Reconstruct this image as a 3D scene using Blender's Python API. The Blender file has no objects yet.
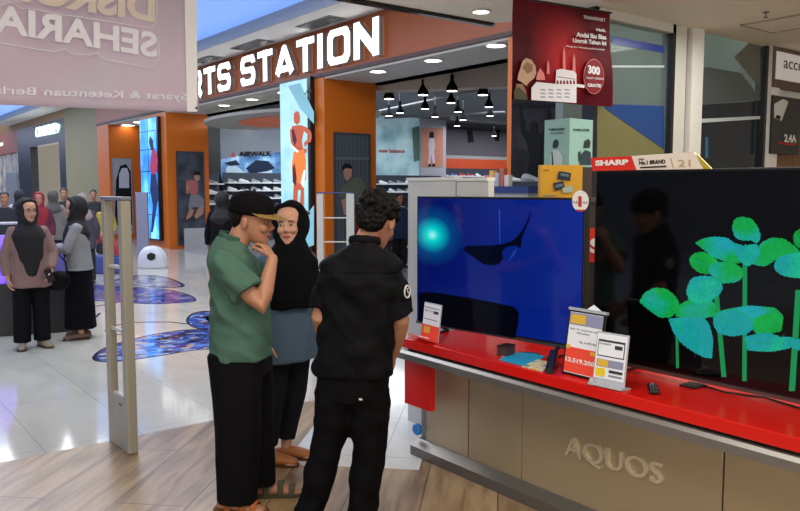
import bpy, bmesh, math, random
from mathutils import Vector, Matrix, noise
random.seed(7)
PI = math.pi
S = bpy.context.scene
COL = S.collection

# ---------------------------------------------------------------- camera
FPX, CAM_H, HOR = 760.0, 1.65, 188.0
PITCH = math.atan((255.5-HOR)/FPX)
YAW = math.atan(590.0/(FPX/math.cos(PITCH)))
FWD = Vector((math.sin(YAW)*math.cos(PITCH), math.cos(YAW)*math.cos(PITCH), -math.sin(PITCH)))
RGT = Vector((math.cos(YAW), -math.sin(YAW), 0))
UPV = RGT.cross(FWD)
HF = Vector((math.sin(YAW), math.cos(YAW), 0))
CAM = Vector((0, 0, CAM_H))
cd = bpy.data.cameras.new('camera'); cd.sensor_width = 36; cd.lens = FPX*36/800; cd.clip_end = 200
cam = bpy.data.objects.new('camera', cd); COL.objects.link(cam)
cam.location = CAM
cam.rotation_euler = Matrix((RGT, UPV, -FWD)).transposed().to_euler()
S.camera = cam

# ---------------------------------------------------------------- world, lights, exposure
w = bpy.data.worlds.new('world'); S.world = w; w.use_nodes = True
w.node_tree.nodes['Background'].inputs[0].default_value = (.88, .84, .76, 1)
w.node_tree.nodes['Background'].inputs[1].default_value = 1.8
S.view_settings.view_transform = 'Standard'; S.view_settings.look = 'None'
S.view_settings.exposure = 0.12; S.view_settings.gamma = 1.0
S.view_settings.use_curve_mapping = False
def area(name, loc, sx, sy, power, col=(1, .96, .9), rot=(0, 0, 0), spread=PI):
    l = bpy.data.lights.new(name, 'AREA'); l.shape = 'RECTANGLE'; l.size = sx; l.size_y = sy
    l.energy = power; l.color = col; l.spread = spread
    o = bpy.data.objects.new(name, l); COL.objects.link(o); o.location = loc; o.rotation_euler = rot
    return o
area('shop_ceiling_light', (1.0, 2.0, 3.12), 1.6, 1.6, 55, (1, .93, .82))
area('shop_ceiling_light', (1.2, -1.2, 3.12), 2.0, 1.6, 60, (1, .93, .82))
area('shop_ceiling_light', (4.6, 1.2, 3.12), 1.6, 1.6, 80, (1, .93, .82))
area('shop_ceiling_light', (6.2, 3.3, 3.12), 1.6, .8, 30)
area('mall_ceiling_light', (3.2, 9.5, 4.72), 4.5, 5.0, 310, (1, .96, .88))
area('mall_ceiling_light', (3.2, 17.5, 4.72), 4.5, 6.0, 300, (1, .96, .88))
area('mall_ceiling_light', (3.2, 30, 4.72), 4.5, 9.0, 450, (1, .97, .93))
area('store_area_light', (12.0, 18.0, 4.2), 5, 4.0, 420, (.86, .93, 1))
area('store_area_light', (16, 15.5, 4.2), 5, 4.0, 300, (.86, .93, 1))

area('store_area_light', (21.5, 20.5, 4.0), 5, 2.0, 160, (.95, .95, 1))  # unseen lamp added to brighten the orange band and its shoe shelf
# ---------------------------------------------------------------- helpers
def pray(x, y): return FWD*FPX + RGT*(x-400) + UPV*(255.5-y)
def at(x, y, p, n):
    d = pray(x, y); return CAM + d*((p-CAM).dot(n)/d.dot(n))
def atX(x, y, v): return at(x, y, Vector((v, 0, 0)), Vector((1, 0, 0)))
def atY(x, y, v): return at(x, y, Vector((0, v, 0)), Vector((0, 1, 0)))
def atZ(x, y, v=0.0): return at(x, y, Vector((0, 0, v)), Vector((0, 0, 1)))
def atD(x, y, dep): return at(x, y, CAM+HF*dep, HF)
def lin(c):
    if isinstance(c, str): c = [int(c[i:i+2], 16) for i in (0, 2, 4)]
    return tuple(((v/255)/12.92 if v/255 <= .04045 else ((v/255+.055)/1.055)**2.4) for v in c)
MATS = {}
def mat(name, col, rough=.5, metal=0.0, emit=None, es=1.0, var=.06, scale=8.0, bump=0.0, bscale=60.0, alpha=1.0, trans=0.0, spec=None, sheen=0.0):
    if name in MATS: return MATS[name]
    m = bpy.data.materials.new(name); m.use_nodes = True; nt = m.node_tree; b = nt.nodes['Principled BSDF']
    c = lin(col); L = nt.links.new
    tc = nt.nodes.new('ShaderNodeTexCoord')
    nz = nt.nodes.new('ShaderNodeTexNoise'); nz.inputs['Scale'].default_value = scale; nz.inputs['Detail'].default_value = 3
    L(tc.outputs['Object'], nz.inputs['Vector'])
    mx = nt.nodes.new('ShaderNodeMix'); mx.data_type = 'RGBA'
    mx.inputs[6].default_value = (*[v*(1-var) for v in c], 1); mx.inputs[7].default_value = (*[min(1, v*(1+var)) for v in c], 1)
    L(nz.outputs['Fac'], mx.inputs[0]); L(mx.outputs[2], b.inputs['Base Color'])
    b.inputs['Roughness'].default_value = rough; b.inputs['Metallic'].default_value = metal
    b.inputs['Specular IOR Level'].default_value = spec if spec is not None else (.15 if name.startswith(('print_', 'picture_', 'banner_')) else .5)
    b.inputs['Alpha'].default_value = alpha; b.inputs['Transmission Weight'].default_value = trans
    if sheen: b.inputs['Sheen Weight'].default_value = sheen
    if emit is not None:
        b.inputs['Emission Color'].default_value = (*lin(emit), 1); b.inputs['Emission Strength'].default_value = es
    if bump:
        n2 = nt.nodes.new('ShaderNodeTexNoise'); n2.inputs['Scale'].default_value = bscale; n2.inputs['Detail'].default_value = 4
        L(tc.outputs['Object'], n2.inputs['Vector'])
        bp = nt.nodes.new('ShaderNodeBump'); bp.inputs['Strength'].default_value = bump; bp.inputs['Distance'].default_value = .01
        L(n2.outputs['Fac'], bp.inputs['Height']); L(bp.outputs['Normal'], b.inputs['Normal'])
    MATS[name] = m; return m
def ramp_mat(name, kind, stops, scale=3.0, rough=.4, emit=0.0, stretch=(1, 1, 1), dist=0.0, metal=0, detail=4):
    """noise / voronoi / wave / gradient texture through a colour ramp"""
    if name in MATS: return MATS[name]
    m = bpy.data.materials.new(name); m.use_nodes = True; nt = m.node_tree; b = nt.nodes['Principled BSDF']; L = nt.links.new
    tc = nt.nodes.new('ShaderNodeTexCoord'); mp = nt.nodes.new('ShaderNodeMapping'); mp.inputs['Scale'].default_value = stretch
    L(tc.outputs['Object'], mp.inputs['Vector'])
    if kind == 'voronoi':
        t = nt.nodes.new('ShaderNodeTexVoronoi'); t.inputs['Scale'].default_value = scale
        sp = nt.nodes.new('ShaderNodeSeparateColor'); L(t.outputs['Color'], sp.inputs[0]); out = sp.outputs[0]
    elif kind == 'wave':
        t = nt.nodes.new('ShaderNodeTexWave'); t.inputs['Scale'].default_value = scale; t.inputs['Distortion'].default_value = dist; out = t.outputs['Fac']
        t.inputs['Detail'].default_value = detail
    else:
        t = nt.nodes.new('ShaderNodeTexNoise'); t.inputs['Scale'].default_value = scale; t.inputs['Detail'].default_value = detail; t.inputs['Distortion'].default_value = dist; out = t.outputs['Fac']
    L(mp.outputs['Vector'], t.inputs['Vector'])
    r = nt.nodes.new('ShaderNodeValToRGB')
    while len(r.color_ramp.elements) < len(stops): r.color_ramp.elements.new(.5)
    for e, (p, c) in zip(r.color_ramp.elements, stops): e.position = p; e.color = (*lin(c), 1)
    L(out, r.inputs[0]); L(r.outputs[0], b.inputs['Base Color']); b.inputs['Roughness'].default_value = rough; b.inputs['Metallic'].default_value = metal
    b.inputs['Specular IOR Level'].default_value = .12 if rough > .35 else .5
    if emit: L(r.outputs[0], b.inputs['Emission Color']); b.inputs['Emission Strength'].default_value = emit
    MATS[name] = m; return m

WM = {}
def wmat(o): return WM.get(o.name, Matrix())
def props(o, label=None, cat=None, group=None, kind=None):
    if label: o['label'] = label
    if cat: o['category'] = cat
    if group: o['group'] = group
    if kind: o['kind'] = kind
    return o
def thing(name, label, cat, loc, rotz=0.0, group=None):
    o = bpy.data.objects.new(name, None); COL.objects.link(o); o.empty_display_size = .1
    o.location = loc; o.rotation_euler = (0, 0, rotz)
    WM[o.name] = Matrix.Translation(Vector(loc)) @ Matrix.Rotation(rotz, 4, 'Z')
    return props(o, label, cat, group)
def link(name, bm, m, parent=None, local=False, smooth=False, recalc=True):
    """bmesh -> ONE mesh object; world coordinates unless local; a parentless one gets its origin at its base"""
    if isinstance(bm, bmesh.types.BMesh):
        if recalc: bmesh.ops.recalc_face_normals(bm, faces=bm.faces)
        me = bpy.data.meshes.new(name); bm.to_mesh(me); bm.free()
    else: me = bm
    if m is not None:
        for x in (m if isinstance(m, (list, tuple)) else [m]): me.materials.append(x)
    if smooth:
        for p in me.polygons: p.use_smooth = True
    o = bpy.data.objects.new(name, me); COL.objects.link(o)
    if parent is not None:
        o.parent = parent
        if not local: me.transform(wmat(parent).inverted())
        WM[o.name] = wmat(parent)
    elif not local:
        if len(me.vertices):
            xs = [v.co.x for v in me.vertices]; ys = [v.co.y for v in me.vertices]; zs = [v.co.z for v in me.vertices]
            c = Vector(((min(xs)+max(xs))/2, (min(ys)+max(ys))/2, min(zs)))
            me.transform(Matrix.Translation(-c)); o.location = c; WM[o.name] = Matrix.Translation(c)
    return o
def BM(): return bmesh.new()
def box(bm, x0, x1, y0, y1, z0, z1, M=None, bev=0.0, mi=0):
    vs = [Vector((x, y, z)) for x in (x0, x1) for y in (y0, y1) for z in (z0, z1)]
    if M is not None: vs = [M @ v for v in vs]
    v = [bm.verts.new(p) for p in vs]
    fs = [bm.faces.new([v[i] for i in q]) for q in ((0,1,3,2), (4,6,7,5), (0,4,5,1), (2,3,7,6), (0,2,6,4), (1,5,7,3))]
    for f in fs: f.material_index = mi
    if bev: 
        es = set(e for f in fs for e in f.edges)
        bmesh.ops.bevel(bm, geom=list(es), offset=bev, segments=2, affect='EDGES', profile=.5)
    return bm
def B(*a, **k): return box(bmesh.new(), *a, **k)
def prism(bm, pts, off, mi=0):
    """closed polygon of 3-D points extruded by vector off"""
    off = Vector(off); a = [bm.verts.new(Vector(p)) for p in pts]; b = [bm.verts.new(Vector(p)+off) for p in pts]
    n = len(pts); fs = [bm.faces.new(a[::-1]), bm.faces.new(b)]
    for i in range(n): fs.append(bm.faces.new([a[i], a[(i+1) % n], b[(i+1) % n], b[i]]))
    for f in fs: f.material_index = mi
    return bm
def ring_loft(bm, rings, caps=True, mi=0):
    R = [[bm.verts.new(p) for p in r] for r in rings]; n = len(R[0])
    for a, b in zip(R, R[1:]):
        for i in range(n): bm.faces.new([a[i], a[(i+1) % n], b[(i+1) % n], b[i]]).material_index = mi
    if caps:
        bm.faces.new(R[0][::-1]).material_index = mi; bm.faces.new(R[-1]).material_index = mi
    return bm
def tube(bm, pts, rad, n=12, side=None, flat=1.0, caps=True, round_ends=False, mi=0):
    """tapered tube; rad a number or list of r or (r_side, r_other)"""
    pts = [Vector(p) for p in pts]; N = len(pts)
    rad = rad if isinstance(rad, (list, tuple)) else [rad]*N
    rad = [(r if isinstance(r, (list, tuple)) else (r, r*flat)) for r in rad]
    rings = []; prev = Vector(side) if side is not None else None
    for i, p in enumerate(pts):
        t = (pts[min(i+1, N-1)]-pts[max(i-1, 0)]).normalized()
        ref = prev if prev is not None else (Vector((1, 0, 0)) if abs(t.x) < .8 else Vector((0, 1, 0)))
        u = (ref - t*ref.dot(t)).normalized(); v = t.cross(u); prev = u
        mk = lambda c, k: [c + u*math.cos(a)*rad[i][0]*k + v*math.sin(a)*rad[i][1]*k for a in (2*PI*j/n for j in range(n))]
        if round_ends and i == 0:
            for q in (.9, .6): rings.append(mk(p - t*min(rad[0])*q, math.sqrt(1-q*q)))
        rings.append(mk(p, 1))
        if round_ends and i == N-1:
            for q in (.6, .9): rings.append(mk(p + t*min(rad[-1])*q, math.sqrt(1-q*q)))
    return ring_loft(bm, rings, caps, mi)
def ball(bm, c, r, M=None, seg=16, mi=0):
    r = r if isinstance(r, (tuple, list)) else (r, r, r)
    T = (M if M is not None else Matrix()) 
    X = Matrix.Translation(Vector(c)) @ T.to_3x3().to_4x4() @ Matrix.Diagonal((*r, 1))
    g = bmesh.ops.create_uvsphere(bm, u_segments=seg, v_segments=max(6, seg//2+2), radius=1, matrix=X)
    for v in g['verts']:
        for f in v.link_faces: f.material_index = mi
    return bm
def lathe(bm, prof, c=(0, 0, 0), n=24, M=None, mi=0):
    c = Vector(c); rings = []
    for r, z in prof:
        rr = [Vector((max(r, 1e-4)*math.cos(2*PI*j/n), max(r, 1e-4)*math.sin(2*PI*j/n), z)) for j in range(n)]
        rings.append([c + (M @ p if M is not None else p) for p in rr])
    return ring_loft(bm, rings, True, mi)
def text_mesh(body, o, xv, yv, depth=.002, offset=0.0, spacing=1.0):
    """text fitted into the parallelogram origin o, width vector xv, height vector yv; depth along xv x yv"""
    c = bpy.data.curves.new('t', 'FONT'); c.body = body; c.size = 1; c.offset = offset; c.extrude = .5; c.resolution_u = 4; c.space_character = spacing
    ob = bpy.data.objects.new('t', c); COL.objects.link(ob); dg = bpy.context.evaluated_depsgraph_get()
    me = bpy.data.meshes.new_from_object(ob.evaluated_get(dg)); bpy.data.objects.remove(ob); bpy.data.curves.remove(c)
    xs = [v.co.x for v in me.vertices]; ys = [v.co.y for v in me.vertices]
    x0, x1, y0, y1 = min(xs), max(xs), min(ys), max(ys); xv = Vector(xv); yv = Vector(yv); o = Vector(o)
    n = xv.cross(yv).normalized()
    for v in me.vertices:
        v.co = o + xv*((v.co.x-x0)/(x1-x0)) + yv*((v.co.y-y0)/(y1-y0)) + n*(v.co.z*depth)
    me.materials.clear(); return me
def text(name, body, m, parent, o, xv, yv, depth=.002, offset=0.0, **k):
    me = text_mesh(body, o, xv, yv, depth, offset, **k); return link(name, me, m, parent)
def ptext(name, body, m, parent, plane, px0, px1, yb0, yt0, yb1, depth=.003, offset=0.0, lift=.004, **k):
    """text on a plane function, bottom left pixel (px0,yb0), top left (px0,yt0), bottom right (px1,yb1)"""
    a = plane(px0, yb0); b = plane(px1, yb1); c = plane(px0, yt0); n = (b-a).cross(c-a).normalized()
    return text(name, body, m, parent, a+n*lift, b-a, c-a, depth, offset, **k)
def ppoly(bm, plane, px, thick=.003, lift=.002, mi=0):
    """polygon given in photo pixels laid on a world plane, with real thickness towards the camera"""
    P = [plane(*p) for p in px]; n = Vector((0, 0, 0))
    for i in range(len(P)): n += (P[i]-P[0]).cross(P[(i+1) % len(P)]-P[0])
    n.normalize()
    if n.dot(CAM-P[0]) < 0: n = -n
    return prism(bm, [p+n*lift for p in P], n*thick, mi)
def duplicate(root, loc, rotz=0.0, label=None, cat=None, group=None, mats=None, scale=1.0):
    r = root.copy(); COL.objects.link(r); r.location = loc; r.rotation_euler = (0, 0, rotz); r.scale = (scale,)*3
    if label: r['label'] = label
    if group: r['group'] = group
    for ch in list(root.children):
        c = ch.copy(); COL.objects.link(c); c.parent = r
        if mats and ch.data.name.split('.')[0] in mats:
            c.material_slots[0].link = 'OBJECT'; c.material_slots[0].material = mats[ch.data.name.split('.')[0]]
        for g in ch.children:
            d = g.copy(); COL.objects.link(d); d.parent = c
    return r

# ================================================================= SETTING
def floor_mat(name, kind):
    m = bpy.data.materials.new(name); m.use_nodes = True; nt = m.node_tree; b = nt.nodes['Principled BSDF']; L = nt.links.new
    ge = nt.nodes.new('ShaderNodeNewGeometry'); mp = nt.nodes.new('ShaderNodeMapping')
    L(ge.outputs['Position'], mp.inputs['Vector'])
    br = nt.nodes.new('ShaderNodeTexBrick'); br.inputs['Scale'].default_value = 1.0
    L(mp.outputs['Vector'], br.inputs['Vector'])
    mx = nt.nodes.new('ShaderNodeMix'); mx.data_type = 'RGBA'; mx.blend_type = 'MULTIPLY'; mx.inputs[0].default_value = 1
    nz = nt.nodes.new('ShaderNodeTexNoise'); rp = nt.nodes.new('ShaderNodeValToRGB')
    m2 = nt.nodes.new('ShaderNodeMapping'); L(mp.outputs['Vector'], m2.inputs['Vector']); L(m2.outputs['Vector'], nz.inputs['Vector'])
    L(nz.outputs['Fac'], rp.inputs[0]); L(br.outputs['Color'], mx.inputs[6]); L(rp.outputs[0], mx.inputs[7]); L(mx.outputs[2], b.inputs['Base Color'])
    if kind == 'wood':
        mp.inputs['Rotation'].default_value = (0, 0, math.radians(-45)); mp.inputs['Location'].default_value = (.35, .02, 0)
        br.inputs['Brick Width'].default_value = 1.6; br.inputs['Row Height'].default_value = .4; br.inputs['Mortar Size'].default_value = .004
        br.inputs['Color1'].default_value = (*lin('ae9470'), 1); br.inputs['Color2'].default_value = (*lin('967b5a'), 1); br.inputs['Mortar'].default_value = (*lin('594a3e'), 1)
        m2.inputs['Scale'].default_value = (1.2, 9, 1); nz.inputs['Scale'].default_value = 1.6; nz.inputs['Detail'].default_value = 6; nz.inputs['Distortion'].default_value = .6
        rp.color_ramp.elements[0].position = .3; rp.color_ramp.elements[0].color = (.42, .37, .32, 1); rp.color_ramp.elements[1].position = .62; rp.color_ramp.elements[1].color = (1, 1, 1, 1)
        b.inputs['Roughness'].default_value = .33
    else:
        w_ = (1.2, .6) if kind == 'tile' else (.8, .8)
        mp.inputs['Rotation'].default_value = (0, 0, math.radians(90 if kind == 'tile' else -45)); mp.inputs['Location'].default_value = (.3, .12, 0)
        br.offset = 0; br.inputs['Brick Width'].default_value = w_[0]; br.inputs['Row Height'].default_value = w_[1]; br.inputs['Mortar Size'].default_value = .003
        c = 'c6c4b8' if kind == 'tile' else 'dadcda'
        br.inputs['Color1'].default_value = (*lin(c), 1); br.inputs['Color2'].default_value = (*lin('c0beb2' if kind == 'tile' else c), 1); br.inputs['Mortar'].default_value = (*lin('a3a19b'), 1)
        m2.inputs['Scale'].default_value = (1, 1.8, 1); nz.inputs['Scale'].default_value = 1.1; nz.inputs['Detail'].default_value = 6; nz.inputs['Distortion'].default_value = 1.2
        rp.color_ramp.elements[0].position = .3; rp.color_ramp.elements[0].color = (.86, .86, .85, 1); rp.color_ramp.elements[1].position = .65; rp.color_ramp.elements[1].color = (1, 1, 1, 1)
        b.inputs['Roughness'].default_value = .11 if kind == 'tile' else .2
        b.inputs['Coat Weight'].default_value = .25; b.inputs['Coat Roughness'].default_value = .05
    return m
def struct(name, bm, m, **k):
    o = link(name, bm, m, **k); o['kind'] = 'structure'; return o
# the white inlay is a strip of tile laid at 45 degrees from the mall edge into the timber-look floor
wA, wC = Vector((2.16, 3.93, 0)), Vector((2.74, 3.36, 0)); d45 = Vector((.7071, .7071, 0))
wB, wD = wA + d45*((5-wA.y)/.7071), wC + d45*((5-wC.y)/.7071)
struct('floor', B(-6, 11, -6, 5, -.1, 0), floor_mat('wood_tile', 'wood'))
bm = BM(); prism(bm, [(wA.x, wA.y, 0), (wC.x, wC.y, 0), (wD.x, 5, 0), (wB.x, 5, 0)], (0, 0, .002)); struct('floor', bm, floor_mat('white_inlay', 'inlay'))
struct('floor', B(-12, 7.6, 5, 62, -.1, 0), floor_mat('mall_tile', 'tile'))
struct('floor', B(7.6, 26, 5, 25, -.1, 0), mat('store_floor', '8f8f90', .15))
M_cream = mat('cream_plaster', 'e8e2d4', .7)
M_white = mat('white_paint', 'd6d4cf', .55)
M_grayw = mat('grey_paint', 'a3a5a6', .6)
M_dark = mat('dark_trim', '1a1b1d', .35)
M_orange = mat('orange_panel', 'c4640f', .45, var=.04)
M_orange_shaded = mat('orange_fascia_shaded', '96490f', .45, var=.04)  # same orange as the pillars, darkened for the dimmer light on the fascia
M_olive = mat('olive_panel', '7f7858', .6)
M_inner = mat('store_grey_wall', '6f747c', .7)
M_ceil = mat('store_dark_ceiling', '666b72', .8)
# ceilings
bm = BM(); prism(bm, [(-6, -6, 3.2), (11, -6, 3.2), (11, 4.3, 3.2), (5.72, 4.3, 3.2), (5.2, 5.25, 3.2), (-6, 5.42, 3.2)], (0, 0, .15)); bmesh.ops.triangulate(bm, faces=bm.faces)
struct('ceiling', bm, M_cream)
bm = BM(); prism(bm, [(-6, 5.43, 3.17), (5.2, 5.26, 3.17), (5.2, 5.32, 3.17), (-6, 5.49, 3.17)], (0, 0, .3)); struct('trim_1', bm, mat('black_gloss_edge', '17120f', .12))
struct('ceiling', B(6.75, 8.7, 5.5, 40, 4.56, 4.7), M_white)
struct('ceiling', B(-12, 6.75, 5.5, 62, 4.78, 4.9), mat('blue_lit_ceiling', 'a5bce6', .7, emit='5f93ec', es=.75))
bm = BM(); prism(bm, [(6.72, 5.5, 4.555), (6.72, 62, 4.555), (6.72, 62, 4.779), (6.72, 5.5, 4.779)], (.028, 0, 0)); struct('trim_2', bm, M_grayw)
struct('ceiling', B(8.7, 26, 5.6, 26, 4.25, 4.4), M_ceil)
# walls: facade line X = 7.6
struct('wall_facade', B(7.6, 8.7, 5.4, 26.2, 3.72, 4.56), M_orange_shaded)
struct('trim_3', B(7.57, 7.62, 5.4, 26.2, 3.70, 3.76), mat('fascia_dark_strip', '4a3024', .5))  # dark brown strip along the lower edge of the fascia
struct('ceiling', B(7.62, 9.0, 5.6, 26.2, 3.66, 3.72), mat('soffit_grey', 'b5b5b0', .6))
struct('trim_4', B(8.7, 9.0, 5.6, 26.2, 3.66, 4.3), M_grayw)
struct('wall_back', B(8.0, 18.0, 22, 22.2, 0, 4.3), M_inner)
struct('wall_back', B(18, 26, 23, 23.2, 0, 4.3), M_inner)
struct('wall_right', B(25.8, 26, 5, 23, 0, 4.3), M_inner)
struct('wall_right', B(8.0, 26, 5.5, 5.7, 0, 4.3), M_inner)
struct('wall_end', B(-12, 26, 61.8, 62, 0, 5.6), mat('far_wall', '6b6863', .8))
struct('wall_left', B(-12.2, -12, 5, 62, 0, 5.6), mat('far_left_wall', '8d877e', .8))
# far shop beyond the store: olive column, black framed shop, terracotta shop
struct('wall_column', B(7.6, 8.9, 26.2, 30.2, 0, 5.4), M_olive)
bm = B(7.6, 7.9, 30.2, 38.4, 3.40, 4.25); box(bm, 7.6, 7.9, 30.2, 30.6, 0, 3.4); box(bm, 7.6, 7.9, 35.9, 38.4, 0, 3.4); box(bm, 7.6, 7.9, 30.6, 31.1, 0, 3.4)
struct('wall_black_frame', bm, mat('charcoal_front', '23262d', .4))
struct('wall_far_room', B(13.5, 13.7, 26.5, 38.4, 0, 4.3), mat('far_room', 'b7b0a6', .6))
struct('ceiling', B(7.9, 13.6, 26.2, 38.4, 4.1, 4.3), mat('far_room_ceiling', 'c9c6c0', .6))
struct('wall_far_front', B(7.6, 7.9, 38.4, 60, 3.3, 4.25), mat('terracotta_fascia', '9c4a33', .5))
struct('wall_far_front', B(7.7, 7.9, 38.4, 60, 0, 3.3), ramp_mat('mottled_wallpaper', 'noise', [(.35, '6f6d66'), (.5, 'a7a294'), (.7, 'cfc7ae')], 1.6, .7))
struct('wall_far_front', B(7.6, 7.8, 30.2, 60, 4.25, 4.78), mat('far_bulkhead', '8a6a48', .6))
area('far_room_light', (10.6, 33, 4.0), 3, 5, 160, (1, .97, .92))
area('far_ceiling_light', (3, 46, 4.7), 5, 12, 420, (1, .97, .94))

# glass partition along Y = 4.3
PY43 = lambda x, y: atY(x, y, 4.3)
M_mull = mat('mullion_white', 'c3c2bc', .4)
struct('trim_5', B(6.62, 6.82, 4.26, 4.36, 0, 3.2), M_mull)
struct('trim_6', B(6.86, 7.06, 4.22, 4.40, 0, 3.2), M_white)
struct('trim_7', B(6.57, 6.62, 4.25, 4.37, 0, 3.2), M_dark)
struct('trim_8', B(6.82, 6.86, 4.28, 4.38, 0, 3.2), M_dark)
struct('trim_9', B(7.06, 7.10, 4.25, 4.37, 0, 3.2), M_dark)
struct('trim_10', B(8.36, 8.41, 4.25, 4.37, 0, 3.2), M_dark)
struct('trim_11', B(8.41, 8.60, 4.21, 4.42, 0, 3.2), M_white)
struct('trim_12', B(5.42, 6.62, 4.25, 4.37, 3.12, 3.2), M_mull)
struct('trim_13', B(5.40, 5.46, 4.25, 4.37, 0, 3.2), M_dark)
def glass_mat(name, tint, alpha):
    m = mat(name, tint, .03, 0, var=.02); nt = m.node_tree; b = nt.nodes['Principled BSDF']; L = nt.links.new
    tr = nt.nodes.new('ShaderNodeBsdfTransparent'); tr.inputs[0].default_value = (.8, .86, .85, 1)
    ms = nt.nodes.new('ShaderNodeMixShader'); ms.inputs[0].default_value = alpha
    L(tr.outputs[0], ms.inputs[1]); L(b.outputs[0], ms.inputs[2]); L(ms.outputs[0], nt.nodes['Material Output'].inputs['Surface']); return m
M_glass = glass_mat('partition_glass', '7d8a8c', .3)
def window(name, x0, x1, z1):
    return struct(name, B(x0, x1, 4.30, 4.315, .05, z1), M_glass)
w1 = window('window_1', 5.46, 6.57, 3.12); w2 = window('window_2', 7.10, 8.36, 3.2)
# reflections painted as flat coloured sheets on the panes, and the room behind
def pane_reflection(parent, pts, m, lift):
    bm = BM(); prism(bm, [atY(x, y, 4.30-lift) for x, y in pts], (0, -.002, 0)); return link('painted_reflection', bm, m, parent)
pane_reflection(w1, [(597, 105), (603, 108), (664, 150), (664, 175), (597, 175)], mat('olive_reflection', '6d6a45', .25), .003)
pane_reflection(w1, [(604, 104), (664, 106), (664, 149), (606, 109)], mat('blue_reflection', '1d3f78', .2), .003)
pane_reflection(w1, [(612, 36), (664, 46), (664, 53), (612, 44)], mat('violet_reflection', '2c3f8f', .25), .003)
pane_reflection(w2, [(734, 57), (760, 33), (760, 88)], mat('grey_reflection', '5f625c', .3), .003)
pane_reflection(w2, [(698, 76), (706, 67), (741, 73), (760, 98), (760, 100), (698, 104)], mat('slate_reflection', '4a5254', .3), .003)
pane_reflection(w2, [(698, 105), (760, 101), (760, 176), (698, 176)], mat('navy_reflection', '141e28', .15), .003)
pane_reflection(w2, [(698, 119), (760, 116), (760, 119), (698, 123)], mat('pale_stripe', 'b9c4c6', .3), .006)
pane_reflection(w1, [(612, 65.5), (664, 65.5), (664, 67.5), (612, 67.5)], mat('pale_stripe', 'b9c4c6', .3), .006)
pane_reflection(w2, [(705, 137), (708, 137), (708, 158), (705, 158)], mat('teal_mark', '2b5f80', .3), .006)
struct('wall_behind_glass', B(6.3, 11, 5.35, 5.45, 0, 3.6), ramp_mat('grey_green_wall', 'noise', [(.3, '5d6a68'), (.7, '8b9794')], .6, .6))
# shop wall to the right of the partition
struct('wall_shop_side', B(8.60, 11, 4.3, 4.45, 0, 3.2), M_white)
struct('wall_right_end', B(11, 11.15, -6, 5.45, 0, 3.35), M_white)
bm = BM()
for k in range(30): box(bm, 8.64+.075*k, 8.705+.075*k, 4.25, 4.28, 0, 2.62)
box(bm, 8.61, 11, 4.27, 4.31, 0, 2.64)
o = struct('wall_slats', bm, ramp_mat('brown_slat', 'noise', [(.3, '5e4433'), (.7, '8f6f55')], 3, .5, stretch=(20, 1, 1)))
# accessory sign box
t = thing('accessory_sign', 'brown framed light box lettered with lower-case accessories beside white column', 'sign', (9.6, 4.2, 2.62))
SX = atY(773.5, 60, 4.2).x; PS_ = lambda x, y: atY(x, y, 4.195)
bm = B(SX, 10.9, 4.2, 4.24, PS_(775, 87).z, PS_(775, 46).z); link('sign_frame', bm, mat('brown_frame', '5a463c', .5), t)
bm = B(PS_(776.5, 60).x, 10.82, 4.19, 4.20, PS_(777, 79).z, PS_(777, 51).z); link('sign_panel', bm, mat('sign_panel_white', 'c9c5c2', .5, emit='cfc9c6', es=.25), t)
text('lettering', 'accessories', mat('black_print', '101012', .5), t, (PS_(783, 68).x, 4.189, PS_(783, 68).z), (atY(832, 60, 4.19).x-PS_(783, 68).x, 0, 0), (0, 0, PS_(783, 57).z-PS_(783, 68).z), .004)
t = thing('charger_poster', 'black hanging product card with white car charger and 2.4A print', 'poster', (9.0, 4.18, 1.9))
P = lambda x, y: atY(x, y, 4.18)
a = P(773, 95); bb = P(798, 155)
bm = B(a.x, bb.x, 4.18, 4.20, bb.z, a.z); link('card', bm, mat('black_card', '25272a', .4), t)
bm = BM(); ppoly(bm, P, [(774, 104), (783, 99), (788, 102), (781, 121), (774, 118)]); link('charger_picture', bm, mat('picture_white', 'c5c5c3', .5), t)
bm = BM(); ppoly(bm, P, [(776, 115), (780, 116), (779, 120), (775, 118)], lift=.006); link('charger_socket', bm, mat('picture_dark', '1b1b1d', .5), t)
ptext('lettering', '2.4A', mat('print_white', 'd9d9d6', .5), t, P, 784, 796, 142, 134, 143, offset=.03)
bm = BM(); ppoly(bm, P, [(778, 142), (784, 142.5), (784, 144.5), (778, 144)]); ppoly(bm, P, [(785, 142.8), (795, 143.5), (795, 145.5), (785, 145)]); link('red_label', bm, mat('picture_red', 'a8322e', .5), t)
# shop ceiling fittings
def downlight(p, r, lab, group, es=6, tilt=None):
    t = thing('downlight', lab, 'ceiling light', (p.x, p.y, p.z-.02), 0, group)
    bm = BM(); lathe(bm, [(r*1.25, .018), (r*1.25, .004), (r*1.15, 0), (r, .006), (r, .018)], (0, 0, 0), 20); link('trim_ring', bm, mat('lamp_white_ring', 'c9c9c6', .4), t, local=True)
    bm = BM(); lathe(bm, [(r*.98, .012), (r*.98, .006)], (0, 0, 0), 20); link('lens', bm, mat('lamp_glow_%g' % es, 'ffffff', .5, emit='fff8ec', es=es), t, local=True)
    return t
downlight(atZ(481, 10.5, 3.2), .07, 'round recessed downlight in cream shop ceiling left of the red banner', None)
t = thing('ceiling_hatch', 'square access hatch outline in the cream shop ceiling above accessory sign', 'hatch', atZ(790, 25, 3.19))
c = atZ(788, 24, 3.19); 
bm = BM()
for a in ((-.3, .3, -.3, -.285), (-.3, .3, .285, .3), (-.3, -.285, -.3, .3), (.285, .3, -.3, .3)): box(bm, c.x+a[0], c.x+a[1], c.y+a[2], c.y+a[3], 3.185, 3.2)
link('hatch_frame', bm, mat('hatch_line', '9d978b', .6), t)
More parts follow.
